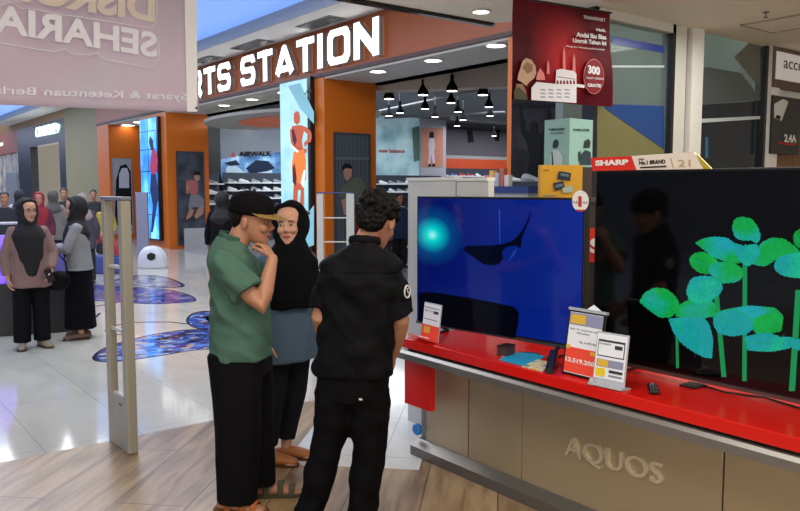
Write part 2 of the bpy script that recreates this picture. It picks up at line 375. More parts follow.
link('hatch_panel', B(c.x-.284, c.x+.284, c.y-.284, c.y+.284, 3.192, 3.2), M_cream, t)
c = atZ(766, 12, 3.2)
t = thing('sprinkler', 'small ceiling sprinkler head in the cream ceiling near the hatch', 'sprinkler', (c.x, c.y, 3.15))
bm = BM(); lathe(bm, [(.03, .05), (.03, .044), (.008, .04), (.008, .01), (.018, .006), (.018, 0)], (0, 0, 0), 14); link('sprinkler_body', bm, mat('chrome', '9a9a98', .2, 1), t, local=True)
# mall soffit slots and downlights under the fascia
for k, (x0, y0, x1, y1) in enumerate([(306, 26, 335, 16), (248, 49, 268, 40), (203, 62, 217, 56)]):
    a = atZ(x0, y0, 4.56); b_ = atZ(x1, y1, 4.56)
    t = thing('air_vent', ['long black slot vent in grey soffit above the letters ON', 'dark slot vent in grey soffit above the letters ST of STATION', 'small dark slot vent in grey soffit near the pale banner edge'][k], 'air vent', (7.28, (a.y+b_.y)/2, 4.53), 0, 'slot vents above the store sign')
    y0_, y1_ = sorted((a.y, b_.y)); y1_ = y1_+.15
    link('vent_frame', B(7.1, 7.46, y0_, y1_, 4.545, 4.562), mat('vent_frame_grey', '7f8184', .5), t)
    bm = BM()
    for s in range(4): box(bm, 7.13+s*.08, 7.18+s*.08, y0_+.03, y1_-.03, 4.535, 4.55)
    link('vent_slat', bm, mat('vent_black', '1c1d20', .5), t)
for lab, x, y in [('left of the athlete light panel', 224, 105), ('behind the letter T of the sign', 252, 99), ('just left of the athlete light panel', 284, 92), ('right of the orange pillar with corrugated poster', 378, 71), ('centred over the store entrance', 433, 60), ('nearest the red banner', 496, 45)]:
    p = atZ(x, y, 3.66); downlight(p, .13, 'bright round downlight under the orange fascia, '+lab, 'downlights under the fascia', 8)
for lab, x, y in [('first', 128, 125), ('second', 140, 122)]:
    p = atZ(x, y, 3.66); downlight(p, .2, 'bright downlight under the far fascia, %s beside the far blue screen' % ('left of the pair' if lab == 'first' else 'right of the pair'), 'downlights under the fascia', 8)

# ================================================================= STORE FRONT
FX = lambda x, y: atX(x, y, 7.55)
t = thing('store_sign', 'large white illuminated SPORTS STATION letters on the orange fascia', 'sign', (7.5, 13, 3.8))
M_sign = mat('sign_face_white', 'ffffff', .4, emit='fffdf8', es=1.3); M_side = mat('sign_side_grey', '8f8b88', .5)
GL = {  # stroke paths of the wide block letters in a unit square
 'I': [[(0, 0), (0, 1)]], 'T': [[(0, 1), (1, 1)], [(.5, 1), (.5, 0)]],
 'O': [[(.5, 0), (.85, 0), (1, .13), (1, .87), (.85, 1), (.15, 1), (0, .87), (0, .13), (.15, 0), (.5, 0)]],
 'S': [[(0, .22), (0, .1), (.14, 0), (.86, 0), (1, .12), (1, .4), (.86, .5), (.14, .52), (0, .62), (0, .88), (.14, 1), (.86, 1), (1, .9), (1, .78)]],
 'A': [[(-.03, -.02), (.5, 1), (1.03, -.02)], [(.22, .18), (.78, .18)]], 'N': [[(0, 0), (0, 1)], [(0, 1), (1, 0)], [(1, 0), (1, 1)]],
 'P': [[(0, 0), (0, 1), (.85, 1), (1, .88), (1, .55), (.85, .43), (0, .43)]], 'R': [[(0, 0), (0, 1), (.85, 1), (1, .88), (1, .55), (.85, .43), (0, .43)], [(.6, .43), (1, 0)]]}
def letters(word, y0, y1, zb, zt, sp=.13):
    # y falls to the right in view; the faces look towards -X
    widths = {'I': .26, 'S': .80, 'T': .76, 'A': .86, 'O': .86, 'N': .86, 'P': .80, 'R': .84}
    tot = sum(widths[ch] for ch in word)+sp*(len(word)-1); k = (y0-y1)/tot; y = y0; hs = .078
    for ch in word:
        wd = widths[ch]*k; bm = BM(); H = zt-zb; hx = hs*1.15 if ch != 'I' else min(wd/2, hs*1.15)
        mp = lambda p: Vector((0, y-hx-(wd-2*hx)*p[0], zb+hs*.82+(H-1.64*hs)*p[1]))
        for path in GL[ch]:
            q = [mp(p) for p in path]
            for i, (a, b) in enumerate(zip(q, q[1:])):
                d = (b-a).normalized(); hw = hx if abs(d.z) > .5 else hs*.82; s_ = Vector((0, -d.z, d.y))*hw; ext = d*hs*.8 if len(path) == 2 else Vector()
                ext = Vector() if ch == 'A' and len(path) == 3 else ext
                if ch == 'N' and 0 < abs(d.y): ext = Vector()
                if ch in 'TIN' and abs(d.z) > .99: ext = Vector((0, 0, hs*.82))*(1 if d.z > 0 else -1)
                if ch == 'T' and abs(d.y) > .99: ext = d*hx
                prism(bm, [Vector((7.50+.0002*i, 0, 0))+v for v in (a-ext-s_, b+ext-s_, b+ext+s_, a-ext+s_)], (.095, 0, 0))
            if len(path) > 2:
                for v in q[1:-1] if ch != 'A' else q[1:-1]:
                    prism(bm, [Vector((7.5003, v.y+hx*.95*math.cos(t_), v.z+hs*.82*math.sin(t_))) for t_ in (2*PI*j/14 for j in range(14))], (.094, 0, 0))
        o = link('letter', bm, [M_sign, M_side], t)
        for p in o.data.polygons: p.material_index = 0 if abs(p.normal.x) > .7 else 1
        y -= wd+sp*k
yS0 = atX(241, 100, 7.5).y; yS1 = atX(379, 60, 7.5).y
letters('STATION', yS0, yS1, 3.83, 4.45)
yT = atX(231, 100, 7.5).y; letters('SPORTS', yT+(yS0-yS1)*.93, yT, 3.83, 4.45)

def pillar(y0, y1, lab):
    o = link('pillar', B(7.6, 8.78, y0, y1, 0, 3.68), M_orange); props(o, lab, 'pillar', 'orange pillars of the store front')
    return o
pillar(12.12, 13.6, 'orange store pillar with corrugated-metal poster and tall athlete screen')
pillar(20.03, 21.9, 'orange store pillar behind the white dome, holding dark running poster')
pillar(25.0, 26.2, 'farthest orange pillar holding the pale poster with sunglasses')
o = link('pillar', B(7.6, 7.9, 7.32, 7.43, 0, 3.68), M_orange); props(o, 'slim orange jamb beside the black fitness poster', 'pillar')
M_case = mat('screen_case_black', '101114', .3)
# athlete LED screen
def led(lab, y0, y1, z0, z1, m):
    t = thing('led_screen', lab, 'screen', (7.55, (y0+y1)/2, z0), 0, None)
    link('case', B(7.50, 7.6, y0-.10, y1+.02, z0-.04, z1+.03), M_case, t)
    o = link('display', B(7.485, 7.50, y0, y1, z0, z1), m, t); return t
P = lambda x, y: atX(x, y, 7.48)
m_scr = ramp_mat('pale_teal_screen', 'noise', [(.3, '8fc4cc'), (.5, 'b5dfe2'), (.7, '9fcfd6')], 1.2, .4, .42)
t = led('tall lit screen of a running athlete on pale teal, on orange pillar', 12.55, 13.58, .2, 3.7, m_scr)
def pol(name, m, lst, par, plane, lift=.003, th=.002):
    for q in lst: bm = BM(); ppoly(bm, plane, q, th, lift); o = link(name, bm, m, par)
    return o
sk = mat('picture_skin_orange', 'b8593a', .5, emit='b8593a', es=.4); wh = mat('picture_light_grey', 'e8f0f0', .5, emit='e8f0f0', es=.4); tr_ = mat('picture_teal_dark', '7fb2bb', .5, emit='7fb2bb', es=.35)
og = mat('picture_orange', 'e07a35', .5, emit='e07a35', es=.4); dk = mat('picture_maroon', '4a1f2c', .5, emit='4a1f2c', es=.5); blk = mat('picture_black', '15161a', .5)
pol('backdrop_shade', tr_, [[(288, 86), (300, 83), (314, 112), (314, 124), (300, 108)], [(300, 225), (314, 205), (314, 245), (302, 250)]], t, P, .001, .001)
pol('athlete_picture', sk, [[(294, 114), (296, 111), (299, 112), (300, 117), (300, 122), (297, 125), (294, 122)], [(292, 126), (301, 125), (306, 127), (311, 131), (312, 136), (311, 142), (308, 143), (305, 147), (304, 143), (309, 138), (308, 134), (304, 131), (302, 140), (303, 149), (297, 152), (293, 140)], [(290, 130), (293, 127), (294, 138), (297, 147), (307, 149), (306, 153), (296, 152), (291, 142)], [(294, 178), (304, 177), (304, 205), (300, 207), (301, 190), (298, 190), (297, 207), (293, 205)]], t, P)
pol('athlete_shorts', og, [[(294, 152), (304, 149), (306, 160), (306, 180), (300, 184), (293, 180), (292, 165)]], t, P, .005)
pol('shorts_stripe', dk, [[(293, 168), (295, 163), (297, 178), (296, 186), (293, 182)], [(302, 205), (306, 210), (311, 213), (306, 218), (300, 216), (298, 222), (296, 216)], [(292, 130), (294, 129), (297, 140), (295, 146), (293, 140)]], t, P, .006)
pol('white_trim', wh, [[(301, 183), (304, 170), (306, 170), (304, 188)], [(290, 146), (292, 145), (299, 151), (298, 153)], [(293, 205), (297, 207), (296, 213), (293, 212)]], t, P, .006)
pol('emblem', mat('emblem_black', '0e0e10', .5), [[(306, 91), (307.6, 90.2), (309.4, 93), (308, 93.4)], [(308, 88), (309.8, 86.8), (312, 92), (310.6, 92.5)], [(304.6, 93), (306, 92.5), (306.6, 94), (305.2, 94.3)]], t, P)
# blue LED screen on pillar 2
m_blue = ramp_mat('blue_city_screen', 'noise', [(.3, '1a4e9a'), (.48, '3a8be0'), (.6, '7fc4ee'), (.75, 'a8dcf0')], 1.4, .4, 1.6, stretch=(1, 1, .5))
t = led('tall bright blue lit screen with hanging red figure, on the far orange pillar', 20.5, 21.75, .25, 3.55, m_blue)
bm = BM()
for z in (.9, 1.5, 2.1, 2.7, 3.2): box(bm, 7.478, 7.486, 20.5, 21.75, z, z+.02)
box(bm, 7.478, 7.486, 21.1, 21.12, .25, 3.55); link('panel_seam', bm, M_case, t)
P = lambda x, y: atX(x, y, 7.475)
pol('figure_picture', mat('picture_crimson', '9a2f4f', .5, emit='9a2f4f', es=.6), [[(152, 149), (156, 150), (158, 160), (157, 172), (153, 176), (150, 168)]], t, P)
pol('figure_legs', mat('picture_navy', '1c2b55', .5, emit='1c2b55', es=.5), [[(151, 174), (156, 174), (159, 195), (156, 212), (153, 232), (151, 232), (153, 205), (150, 190)], [(150, 136), (153, 140), (154, 150), (151, 150), (149, 142)]], t, P)
# posters
P12 = lambda x, y: atY(x, y, 12.08); P20 = lambda x, y: atY(x, y, 19.99); P25 = lambda x, y: atY(x, y, 24.96)
def poster(name, lab, P, x0, y0, x1, y1, frame_m, face_m, cat='poster', group=None, fw=.05, depth=.04):
    a = P(x0, y0); b_ = P(x1, y1); t = thing(name, lab, cat, (min(a.x, b_.x)+abs(a.x-b_.x)/2, a.y, min(a.z, b_.z)), 0, group)
    X0, X1 = sorted((a.x, b_.x)); Z0, Z1 = sorted((a.z, b_.z)); Y_ = a.y
    bm = BM()
    for q in ((X0, X0+fw, Z0, Z1), (X1-fw, X1, Z0, Z1), (X0+fw, X1-fw, Z0, Z0+fw), (X0+fw, X1-fw, Z1-fw, Z1)): box(bm, q[0], q[1], Y_-.0, Y_+depth, q[2], q[3])
    link('poster_frame', bm, frame_m, t); link('poster_print', B(X0+fw, X1-fw, Y_+.012, Y_+depth, Z0+fw, Z1-fw), face_m, t); return t
t = poster('wall_poster', 'framed poster of man in olive shirt against corrugated metal, on orange pillar', P12, 334, 132, 371, 256, mat('frame_dark_grey', '3c3f45', .4), ramp_mat('corrugated_print', 'wave', [(.2, '33383f'), (.6, '6d757e'), (.9, '3f454d')], 5, .6, dist=.1), fw=.03)
sh = mat('print_olive_shirt', '5a5f52', .7); fl = mat('print_skin', 'a07a68', .7); hr = mat('print_black_hair', '17161a', .7); red = mat('print_dark_red', '6d2a2f', .7)
P = lambda x, y: atY(x, y, 12.085)
pol('rail_print', mat('print_rail', '5d636b', .6), [[(335, 157), (371, 157.5), (371, 160), (335, 159.5)]], t, P)
pol('man_shirt_print', sh, [[(339, 196), (342, 187), (348, 182), (352, 179), (357, 177), (362, 179), (366, 187), (368, 200), (350, 202)]], t, P)
pol('man_face_print', fl, [[(343, 168), (350, 166), (352, 170), (351, 177), (347, 181), (344, 177)], [(341, 200), (346, 198), (350, 201), (350, 214), (344, 215)]], t, P, .005)
pol('man_hair_print', hr, [[(342, 171), (342, 166), (346, 163), (351, 165), (352, 169), (346, 168)]], t, P, .007)
pol('trouser_print', red, [[(345, 214), (358, 205), (366, 215), (366, 235), (346, 240)]], t, P, .004)
t = poster('wall_poster', 'large dark poster of a running boy in coral vest, on orange pillar', P20, 176, 151, 206, 244, mat('frame_dark_grey', '3c3f45', .4), ramp_mat('dark_brick_print', 'noise', [(.3, '23262c'), (.7, '565b66')], 2, .7), fw=.04)
P = lambda x, y: atY(x, y, 19.99)
pol('boy_shirt_print', mat('print_coral', 'a2605c', .7), [[(186, 181), (192, 180), (198, 183), (198, 192), (193, 198), (189, 192)]], t, P)
pol('boy_skin_print', fl, [[(194, 174), (199, 174), (200, 179), (196, 182), (194, 179)], [(190, 208), (194, 210), (192, 216), (187, 220), (186, 218)], [(200, 205), (204, 206), (203, 214), (196, 219), (194, 216)], [(186, 183), (189, 186), (188, 194), (186, 193)]], t, P, .005)
pol('boy_shorts_print', mat('print_grey_shorts', '74767d', .7), [[(190, 196), (198, 194), (204, 200), (203, 207), (194, 207), (188, 209)]], t, P, .006)
pol('boy_hair_print', hr, [[(193, 175), (195, 171), (200, 172), (200, 175)]], t, P, .007)
bm = B(8.0, 8.75, 19.9, 19.975, 0, .55); o = link('plinth', bm, M_grayw); props(o, 'pale grey base board under the running boy poster', 'plinth')
t = poster('wall_poster', 'pale poster with black arched figure wearing sunglasses, on farthest orange pillar', P25, 112, 158, 134, 234, mat('frame_pale', '8c8c90', .4), mat('print_pale', '9c9da3', .6), fw=.04)
P = lambda x, y: atY(x, y, 24.97)
pol('figure_print', blk, [[(115, 215), (116, 180), (120, 166), (126, 164), (131, 172), (133, 190), (133, 225), (117, 225)]], t, P)
pol('figure_board_print', mat('print_white_board', 'b9bcc4', .6), [[(119, 174), (122, 168), (127, 168), (129, 174), (129, 188), (119, 188)], [(119, 198), (128, 198), (127, 205), (121, 205)]], t, P, .006)
pol('sunglasses_print', hr, [[(119.5, 194), (128.5, 194), (128, 197), (120, 197)]], t, P, .009)
# black fitness poster on the facade plane, between jamb and the glass partition
t = thing('wall_poster', 'tall black and white poster of woman lifting weight with raised arms, under red banner', 'poster', (7.58, 6.65, 0))
link('poster_print', B(7.57, 7.66, 5.55, 7.32, 0.0, 3.68), ramp_mat('smoky_print', 'noise', [(.3, '0e0d0f'), (.55, '1e1d20'), (.75, '3f3c3e')], 1.5, .7), t)
P = lambda x, y: atX(x, y, 7.565)
pol('woman_print', mat('print_silhouette', '040405', .7), [[(519, 108), (521, 107), (523, 118), (526, 130), (530, 134), (530, 126), (533, 121), (537, 123), (537, 131), (541, 134), (545, 128), (547, 110), (549, 108), (551, 120), (549, 135), (543, 142), (541, 152), (542, 168), (541, 182), (530, 184), (528, 170), (530, 156), (527, 144), (521, 132)], [(512, 104), (520, 103), (556, 104), (556, 107), (520, 108), (512, 108)]], t, P)
# Converse sign far left
P = lambda x, y: atX(x, y, 7.55)
t = thing('shop_sign', 'small white lit lettering with star on the black far shop front', 'sign', (7.55, 34, 3.5))
ptext('lettering', 'CONVERSE', mat('far_sign_glow', 'e8ffff', .4, emit='d8ffff', es=.9), t, P, 36, 56, 137.5, 127.5, 133.5, .06, .0)
pol('star_mark', mat('far_sign_glow', 'e8ffff', .4), [[(57, 125.5), (59, 123.5), (61, 125), (60.5, 129), (59, 133), (58.2, 130)]], t, P, .02, .04)
t = thing('shop_sign', 'tiny white sign on terracotta fascia at left edge', 'sign', (7.5, 44, 3.6))
pol('sign_face', mat('far_sign_glow', 'e8ffff', .4), [[(0, 143.5), (3.5, 142.5), (3.5, 145.5), (0, 146.5)]], t, P, .02, .04)

# ================================================================= STORE INTERIOR
Y22 = lambda x, y: atY(x, y, 21.95)
t = thing('wall_poster', 'wide blue sneaker poster lettered AIRWALK on store back wall', 'poster', (11.1, 21.9, 1.7))
a = Y22(218, 140); b_ = Y22(291, 181)
link('poster_print', B(a.x, b_.x, 21.9, 22, b_.z, a.z+.7), mat('print_grey_wall', '7d828c', .6), t)
pol('sky_print', ramp_mat('blue_splash_print', 'noise', [(.3, '1f3a5a'), (.5, '5f8ab8'), (.62, 'a9cbe8'), (.8, '6f9cc8')], 1.5, .6, emit=.25), [[(219, 160), (235, 156), (262, 155), (290, 150), (290, 180), (219, 181)]], t, lambda x, y: atY(x, y, 21.89))
pol('sneaker_print', mat('print_sneaker', 'b9cfe0', .6), [[(226, 168), (232, 163), (242, 170), (246, 174), (240, 176), (226, 173)], [(252, 172), (262, 168), (272, 170), (272, 175), (254, 176)]], t, lambda x, y: atY(x, y, 21.88))
pol('sneaker_dark_print', mat('print_sneaker_navy', '1e2a44', .6), [[(246, 168), (256, 160), (268, 161), (275, 168), (268, 171), (250, 174)], [(224, 163), (236, 160), (240, 165), (230, 166)]], t, lambda x, y: atY(x, y, 21.875))
P = lambda x, y: atY(x, y, 21.87)
ptext('lettering', 'AIRWALK', mat('print_ink', '101218', .5), t, P, 239, 271.5, 156.5, 151.5, 156, .01, .03)
pol('logo_mark', mat('print_logo_red', 'b0404a', .5), [[(231, 157), (233.5, 152), (236, 157)]], t, P)
t2 = link('wall_panel', B(9.55, 9.95, 21.8, 22, 0, 3.5), mat('black_panel', '14151b', .5)); props(t2, 'tall black wall panel left of the AIRWALK poster', 'panel')
# new balance
t = thing('wall_poster', 'pale blue-green poster with red lower-case lettering inside the store', 'poster', (16.5, 21.9, 1.9))
a = Y22(373, 120); b_ = Y22(421, 180)
link('poster_print', B(a.x-.3, b_.x, 21.9, 22, 1.9, 4.2), ramp_mat('misty_print', 'noise', [(.3, '5d8798'), (.5, '9dbcc6'), (.65, 'b6d0d3'), (.8, '7f9f8c')], .9, .6, emit=.25), t)
ptext('lettering', 'new balance', mat('print_logo_red', 'b0404a', .5), t, P, 379, 404.5, 152.5, 148.5, 153, .01, .02)
pol('green_print', mat('print_green', '56766a', .6), [[(412, 128), (419, 126), (419, 160), (414, 162)]], t, P)
t = thing('wall_poster', 'salmon poster of standing woman in white inside the store', 'poster', (18.5, 21.8, 1.9))
a = atY(420, 120, 21.85); b_ = atY(445, 180, 21.85)
link('poster_print', B(a.x, b_.x, 21.8, 21.9, 1.9, 4.2), mat('print_pale_grey', 'a9abb3', .6), t)
P = lambda x, y: atY(x, y, 21.79)
pol('salmon_print', mat('print_salmon', 'c08470', .6), [[(422, 128), (443, 128), (443, 167), (422, 167)]], t, P, .001)
pol('model_print', mat('print_model_white', 'cdbfcb', .6), [[(429, 138), (434, 138), (435, 146), (434, 152), (435, 162), (433, 164), (431, 154), (430, 164), (428, 164), (429, 152), (428, 146)]], t, P, .006)
pol('model_hair_print', hr, [[(429.5, 132), (433.5, 132), (434, 138), (429, 138)], [(428.5, 164), (431, 164), (431, 166.5), (428, 166.5)], [(432, 164), (435, 164), (435, 166.5), (432, 166.5)]], t, P, .008)
t = thing('wall_poster', 'long dark poster of black figures above the orange band', 'poster', (21, 22.9, 2.6))
P = lambda x, y: atY(x, y, 22.9)
a = P(444, 129); b_ = P(509, 147); link('poster_print', B(a.x, b_.x+.6, 22.88, 22.98, 2.95, 4.0), mat('print_charcoal', '66646c', .6), t)
pol('figure_print', blk, [[(467, 131), (472, 130), (474, 142), (468, 143)], [(494, 130), (500, 130), (499, 141), (495, 141)]], t, lambda x, y: atY(x, y, 22.87))
link('white_band', B(a.x, b_.x+.6, 22.85, 22.98, 2.82, 2.95), M_grayw, t)
o = link('wall_band', B(a.x, b_.x+.8, 22.8, 22.98, 2.3, 2.82), mat('red_orange_band', 'd0502a', .5)); props(o, 'bright red-orange wall band above the shoes in the store', 'wall band')
struct('trim_14', B(18, 26, 20.2, 20.4, 4.05, 4.3), M_grayw)
# beam line in front of store ceiling
a = atZ(374, 91, 3.56); b_ = atZ(509, 77, 3.56)
bm = BM(); prism(bm, [(a.x-.3, a.y+.3, 3.56), (b_.x+1.5, b_.y+.05, 3.56), (b_.x+1.7, b_.y+.35, 3.56), (a.x, a.y+.6, 3.56)], (0, 0, .7)); struct('trim_15', bm, mat('beam_beige', 'b6a79b', .6))
# oval ceiling feature
c = atZ(280, 121, 3.3)
t = thing('ceiling_ring', 'oval grey and orange dropped ceiling disc inside the store', 'ceiling feature', (c.x, c.y, 3.3))
bm = BM(); lathe(bm, [(1.0, 3.38), (1.0, 3.31), (.985, 3.30)], (0, 0, 0), 48)
for v in bm.verts: v.co.x = v.co.x*1.7+c.x+.2; v.co.y = v.co.y*3.2+c.y
link('ring_disc', bm, mat('ring_grey', '9b9890', .6), t)
bm = BM(); lathe(bm, [(1.0, 3.298), (1.0, 3.285)], (0, 0, 0), 48)
for v in bm.verts: v.co.x = v.co.x*1.25+c.x+.35; v.co.y = v.co.y*2.0+c.y-.2
link('ring_inset', bm, mat('ring_orange', 'e06a2a', .6), t)
# pendant spots
def pendant(p, lab, ztop, k):
    t = thing('pendant_spot', lab, 'pendant lamp', (p.x, p.y, p.z), 0, 'black dome spotlights under the store ceiling')
    bm = BM(); lathe(bm, [(.15*k, 0), (.16*k, .02), (.15*k, .07), (.09*k, .14), (.05*k, .2), (.05*k, .3), (.01, .31)], (0, 0, 0), 16); link('shade', bm, mat('shade_black', '0c0c0e', .85, spec=.1), t, local=True)
    bm = BM(); lathe(bm, [(.14*k, .012), (.14*k, -.004)], (0, 0, 0), 16); link('lens', bm, mat('spot_glow', 'ffffff', .5, emit='fff4e0', es=5), t, local=True)
    bm = BM(); tube(bm, [(0, 0, .29), (0, 0, max(.32, ztop-p.z))], .012, 6); link('rod', bm, M_dark, t, local=True)
spots = [(389, 99), (423, 95), (452, 91), (483, 95), (400, 113), (425, 109), (451, 103), (435, 117), (458, 112), (489, 107), (490, 116), (463, 120), (457, 126), (389, 116), (494, 136), (215, 121), (239, 125), (251, 125), (264, 127)]
nm = 'left of,right of,just beyond,just nearer than'.split(',')
for i, (x, y) in enumerate(spots):
    over = ['high left over the blue-green poster', 'high, left of centre', 'high in the centre', 'highest at right', 'over the red poster lettering', 'second row, left of centre', 'second row, centre', 'third row over the woman poster', 'third row, right of the woman poster', 'upper of the far right pair', 'lower of the far right pair', 'small one over the charcoal poster', 'lowest in the centre', 'touching the pillar edge', 'lowest, over the orange band', 'beside the jamb left of the sneaker poster', 'left of the pair over the sneaker poster', 'right of the pair over the sneaker poster', 'nearest the athlete screen'][i]
    lab = 'black dome spotlight in the store, '+over
    zz = 3.45 if i < 4 else 3.62
    if i >= 15: zz = 3.6
    p = atZ(x, y, zz); pendant(p, lab, 4.25, .7)
bm = BM()
# track rails
for k, (q0, q1) in enumerate([((375, 112), (508, 84)), ((385, 118), (505, 112))]):
    a = atZ(*q0, 4.0); b_ = atZ(*q1, 4.0); bm = BM(); tube(bm, [a, b_], .035, 8)
    o = link('ceiling_rail', bm, mat('rail_grey', '5a5d61', .5)); props(o, ['upper grey lighting rail slanting across the store ceiling', 'lower grey lighting rail across the store ceiling'][k], 'rail')
# shoes
def shoe_mesh(c1):
    bm = BM(); rings = []
    prof = [(-.135, .035, .0, .075), (-.12, .042, 0, .10), (-.07, .042, 0, .105), (-.02, .042, 0, .085), (.04, .047, 0, .06), (.09, .048, 0, .048), (.125, .036, 0, .035), (.14, .018, .0, .022)]
    for x, wd, z0, z1 in prof:
        rings.append([Vector((x, wd*math.cos(a), (z0+z1)/2+(z1-z0)/2*math.sin(a))) for a in (2*PI*j/10 for j in range(10))])
    ring_loft(bm, rings)
    for f in bm.faces: f.material_index = 1 if f.calc_center_median().z < .022 else 0
    me = bpy.data.meshes.new('shoe'); bmesh.ops.recalc_face_normals(bm, faces=bm.faces); bm.to_mesh(me); bm.free()
    me.materials.append(c1); me.materials.append(mat('shoe_sole_white', 'e2e2e0', .6))
    for p in me.polygons: p.use_smooth = True
    return me
shoes = [(n, shoe_mesh(mat('shoe_'+n, c, .6))) for n, c in (('white', 'dcdcda'), ('grey', '8a8d92'), ('black', '1c1d20'), ('blue', '3a5a9a'), ('pink', 'c07a90'), ('navy', '27304a'), ('red', 'a03030'))]
ord_ = ['leftmost', 'second', 'third', 'fourth', 'fifth', 'sixth', 'seventh', 'eighth', 'ninth', 'tenth', 'eleventh', 'twelfth']
rown = ['top', 'second', 'third', 'fourth', 'fifth']
def shelf_wall(lab, where, grp, x0, x1, y, zs, n, seed, pal, dep=.35):
    rnd = random.Random(seed)
    t = thing('shoe_shelf', lab, 'shelf', ((x0+x1)/2, y, 0), 0, None)
    bm = B(x0, x1, y+dep, y+dep+.04, 0, zs[0]+.3); link('back_panel', bm, mat('shelf_back_navy', '2c3442', .6), t)
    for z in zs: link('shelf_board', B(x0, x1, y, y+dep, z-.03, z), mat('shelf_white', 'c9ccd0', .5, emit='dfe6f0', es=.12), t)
    for r, z in enumerate(zs):
        for k in range(n):
            nme, me = shoes[rnd.choice(pal)]
            o = bpy.data.objects.new('shoe', me); COL.objects.link(o)
            o.location = (x0+(k+.5)*(x1-x0)/n, y+dep*.45, z); o.rotation_euler = (0, 0, rnd.uniform(-.5, .3)+PI*0); o.scale = (1.15,)*3
            props(o, '%s shoe, %s on %s board of %s' % (nme, ord_[k], rown[r], where), 'shoe', grp)
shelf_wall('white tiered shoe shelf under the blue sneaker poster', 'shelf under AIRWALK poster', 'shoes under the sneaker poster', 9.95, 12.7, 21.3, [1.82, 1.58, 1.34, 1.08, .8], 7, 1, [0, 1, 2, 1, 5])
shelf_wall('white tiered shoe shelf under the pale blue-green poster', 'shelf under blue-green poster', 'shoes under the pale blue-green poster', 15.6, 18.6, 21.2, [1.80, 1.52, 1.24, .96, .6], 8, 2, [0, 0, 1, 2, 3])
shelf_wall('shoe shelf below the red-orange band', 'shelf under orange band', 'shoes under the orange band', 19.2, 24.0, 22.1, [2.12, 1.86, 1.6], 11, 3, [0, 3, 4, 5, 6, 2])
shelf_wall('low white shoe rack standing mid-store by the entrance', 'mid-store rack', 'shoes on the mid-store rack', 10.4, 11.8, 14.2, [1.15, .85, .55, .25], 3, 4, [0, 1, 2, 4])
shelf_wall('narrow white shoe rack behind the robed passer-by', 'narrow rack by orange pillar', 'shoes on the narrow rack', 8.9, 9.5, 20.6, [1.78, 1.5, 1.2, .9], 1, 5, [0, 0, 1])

# ================================================================= TELEVISION COUNTER
M_red = mat('counter_red_gloss', 'd3180f', .25, var=.02); M_gun = mat('gunmetal_bar', '8d8c8a', .3, .7); M_blk = mat('satin_black', '0d0d0f', .3)
M_champ = mat('champagne_metal', 'baab8e', .36, .55, var=.03, scale=2); M_base = mat('dark_gunmetal', '6e6b67', .35, .5)
YE = .35   # near end of the counter, out of frame
t = thing('display_counter', 'long red-topped champagne metal television counter with grey rails', 'counter', (3.3, 2.0, 0))
link('counter_top', B(2.76, 3.275, YE, 3.56, .70, .755, bev=.004), M_red, t)
link('shadow_gap', B(2.80, 3.26, YE, 3.54, .685, .70), M_blk, t)
bm = BM(); prism(bm, [(2.735, YE, .635), (2.735, YE, .672), (2.75, YE, .687), (2.84, YE, .687), (2.84, YE, .635)], (0, 3.60-YE, 0)); link('upper_rail', bm, M_gun, t)
link('side_panel', B(2.80, 2.84, 3.335, 3.575, .345, .635), M_red, t)
link('carcass', B(2.97, 3.26, YE, 3.62, .06, .685), mat('carcass_grey', '8c8a85', .5, .3), t)
for y0, y1, nm in ((3.155, 3.53, 'door'), (2.735, 3.145, 'door'), (1.605, 2.73, 'front_panel'), (YE, 1.597, 'front_panel')):
    p = link(nm, B(2.935, 2.97, y0, y1, .09, .66, bev=.002), M_champ, t)
    if nm == 'door':
        bm = BM(); lathe(bm, [(.006, 0), (.006, .004), (.004, .005)], (2.935, y0+.035 if y0 > 3 else y1-.035, .615), 10, Matrix.Rotation(-PI/2, 3, 'Y')); link('lock', bm, M_dark, p)
bm = BM(); prism(bm, [(2.865, YE, 0), (2.865, YE, .06), (2.93, YE, .092), (2.98, YE, .092), (2.98, YE, 0)], (0, 3.60-YE, 0)); link('base_rail', bm, M_base, t)
bm = BM(); lathe(bm, [(.034, 0), (.037, .006), (.037, .02), (.03, .028), (.012, .03)], (2.92, 3.585, .155), 20, Matrix.Rotation(-PI/2, 3, 'Y')); link('blue_cap', bm, mat('blue_plastic', '1f7fd0', .35), t)['label'] = 'round bright blue plastic cap'
PF = lambda x, y: atX(x, y, 2.933)
a = Vector((2.933, 2.445, .335)); 
ptext('lettering', 'AQUOS', mat('champagne_letters', 'e6dcc6', .3, .6), t, PF, 565.5, 663, 458, 435, 489, .014, .008, lift=.003)

